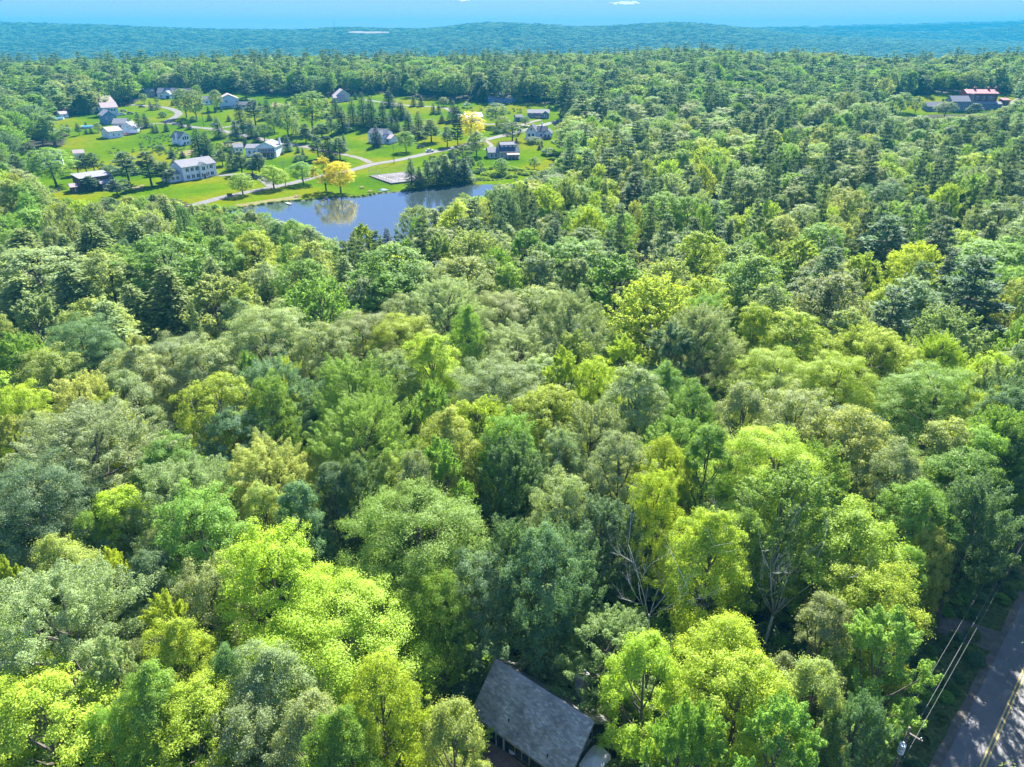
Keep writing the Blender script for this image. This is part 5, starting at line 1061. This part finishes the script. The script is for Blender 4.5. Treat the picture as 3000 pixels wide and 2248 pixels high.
def mast(px, ptop, pbot, dist, label):
    d0, d1 = ray(px, ptop), ray(px, pbot); x, zt, zb = d1[0]/d1[1]*dist, CAMH+d0[2]/d0[1]*dist, CAMH+d1[2]/d1[1]*dist-25
    o = empty("radio_mast", (x, dist, zb), 0, label, "mast"); H_ = zt-zb; w = 2.2
    for a_ in (0, 2.09, 4.19): MB().tube([(w*math.cos(a_), w*math.sin(a_), 0), (w*.35*math.cos(a_), w*.35*math.sin(a_), H_)], .35, 5).build("leg", STEEL, o)
    for k in range(7):
        f0, f1 = k/7, (k+1)/7; r0, r1 = w*(1-.65*f0), w*(1-.65*f1)
        for a_ in (0, 2.09, 4.19): MB().tube([(r0*math.cos(a_), r0*math.sin(a_), H_*f0), (r1*math.cos(a_+2.09), r1*math.sin(a_+2.09), H_*f1)], .2, 4).build("brace", STEEL, o)
    for s_ in (0, 2.09, 4.19): MB().box(1.6*math.cos(s_)-.4, 1.6*math.cos(s_)+.4, 1.6*math.sin(s_)-.4, 1.6*math.sin(s_)+.4, H_*.86, H_*.97).build("antenna", TRIMW, o)
mast(980, 62, 82, 3960, "thin radio mast on the skyline of the long ridge"); mast(1555, 112, 150, 2300, "grey lattice mast rising from the valley woods before the ridge")
m, nt, b = nodes("cloud_white"); b.inputs["Base Color"].default_value = (.9, .92, .95, 1); b.inputs["Roughness"].default_value = 1
tr = nt.nodes.new("ShaderNodeBsdfTranslucent"); tr.inputs[0].default_value = (.95, .96, 1, 1); mx = nt.nodes.new("ShaderNodeMixShader"); mx.inputs[0].default_value = .6
nt.links.new(b.outputs[0], mx.inputs[1]); nt.links.new(tr.outputs[0], mx.inputs[2]); nt.links.new(mx.outputs[0], nt.nodes["Material Output"].inputs[0])
def cloud(px, py, wpx, hpx, seed, label):
    r = random.Random(seed); D = 15000; mb = MB()
    for k in range(16):
        t = r.uniform(-1, 1); d = ray(px+t*wpx/2, py+r.uniform(-.4, .4)*hpx*(1-abs(t))); c = Vector((d[0]/d[1]*D, D+r.uniform(-150, 150), CAMH+d[2]/d[1]*D))
        rx = wpx*.16*D/FPX*(1.1-abs(t))*r.uniform(.6, 1.2); rz = rx*.16; v = []; f = []
        for i in range(7):
            th = math.pi*i/6
            for j in range(10): a_ = 2*math.pi*j/10; n_ = 1+.25*noise.noise(Vector((i*.9, j*.9, k*3.1))); v.append((c.x+rx*n_*math.sin(th)*math.cos(a_), c.y+rx*n_*math.sin(th)*math.sin(a_), c.z+rz*n_*math.cos(th)))
        for i in range(6):
            for j in range(10): f.append((i*10+j, i*10+(j+1) % 10, (i+1)*10+(j+1) % 10, (i+1)*10+j))
        mb.add(v, f)
    tag(mb.build("clouds", m, None, True), label, None, None, "stuff")
cloud(1832, 9, 95, 14, 1, "small white cloud low in the blue sky"); cloud(1352, 1, 50, 12, 2, "scrap of white cloud at the top of the sky")

# ------------------------------------------------------------------ haze
m = bpy.data.materials.new("haze"); m.use_nodes = True; nt = m.node_tree; nt.nodes.remove(nt.nodes["Principled BSDF"])
pv = nt.nodes.new("ShaderNodeVolumePrincipled"); pv.inputs["Color"].default_value = (0.03, 0.31, 0.48, 1); pv.inputs["Density"].default_value = 2.1e-4
nt.links.new(pv.outputs[0], nt.nodes["Material Output"].inputs["Volume"])
hz = MB().box(-6500, 6500, -300, 6300, -62, 160).build("haze", m); tag(hz, "thin blue summer haze over the valley", None, None, "stuff")

# ------------------------------------------------------------------ names for the trees one can pick out
NUM = ["", "half-a", "one", "one-and-a-half", "two", "two-and-a-half", "three", "three-and-a-half", "four", "four-and-a-half", "five", "five-and-a-half", "six", "six-and-a-half", "seven"]
ORD = ["leftmost", "second", "third", "fourth", "fifth", "sixth", "seventh", "eighth", "ninth", "tenth", "eleventh", "twelfth"]
MARKS = [(1700, 1990, "chimney"), (2240, 1760, "bare tree"), (2890, 1870, "track"), (1000, 620, "pond"), (2860, 300, "red barn"), (280, 545, "brown house")]
PLACES = [(585, 520, "white two-storey house"), (285, 550, "brown house"), (150, 480, "hidden white house"), (235, 458, "meadow shed"), (535, 412, "small gabled house"), (770, 450, "house with the deck"), (345, 385, "white garage"), (320, 345, "deep blue house"),
          (470, 278, "far treeline houses"), (540, 280, "far brown house"), (670, 305, "large white house"), (1010, 285, "tan gabled house"), (1115, 405, "house with arched window"), (1470, 295, "long low building"), (1577, 338, "grey ranch house"), (1390, 347, "pale blue roof"),
          (1570, 392, "black-trimmed cottage"), (1480, 445, "tan house by the pond"), (1150, 523, "tennis court"), (930, 580, "pond's sandy shore"), (2850, 300, "red barn"), (510, 345, "winding lane's bend"), (1300, 440, "lane's dark corner"), (860, 390, "conifer clump")]
KN = {'broadleaf': "broadleaf tree", 'spruce': "spruce", 'pine': "pine", 'hemlock': "hemlock", 'larch': "feathery larch"}
byl = {}
for t in TREES:
    o, kind, tone, x, y, z, R_, Ht, label, group = t
    px, py, f = proj(x, y, z+Ht*.72); kn = "garden shrub" if o.name.startswith("garden_shrub") else KN[kind]
    if not label:
        base = "%s %s" % (TONE[tone], kn if group.startswith("garden") else kn.split()[0])
        if group.startswith("garden"):
            mk = min(PLACES, key=lambda q: math.hypot(q[0]-px, (q[1]-py)*1.3)); dx, dy = px-mk[0], py-mk[1]
            d = math.hypot(dx, dy); far = "close" if d < 45 else "a little" if d < 80 else "well"
            rel = (("left of", "right of")[dx > 0]) if abs(dx) > abs(dy)*1.1 else ("behind", "in front of")[dy > 0]
            label = "%s %s %s the %s" % (base, far, rel, mk[2])
        else:
            mk = min(MARKS, key=lambda q: math.hypot(q[0]-px, q[1]-py)); dx, dy = (px-mk[0])/360, (py-mk[1])/360
            a, b_ = min(14, round(abs(dx)*2)), min(14, round(abs(dy)*2))
            v = "%s %s" % (NUM[b_], "above" if dy < 0 else "below") if b_ else ""; h_ = "%s %s" % (NUM[a], "left" if dx < 0 else "right") if a else ""
            label = base+(" close by the %s" % mk[2] if not (a or b_) else " "+(" and ".join(q for q in (v, h_) if q))+" cabin-lengths from the %s" % mk[2])
    byl.setdefault(label, []).append((px, o, kn, group))
for label, L_ in byl.items():
    L_.sort(key=lambda q: q[0])
    for i, (px, o, kn, group) in enumerate(L_):
        lab = label if len(L_) == 1 else label+", "+("leftmost" if i == 0 else "rightmost" if i == len(L_)-1 else ORD[min(i, 11)]+" from left")
        tag(o, lab, "shrub" if kn == "garden shrub" else "tree", group)
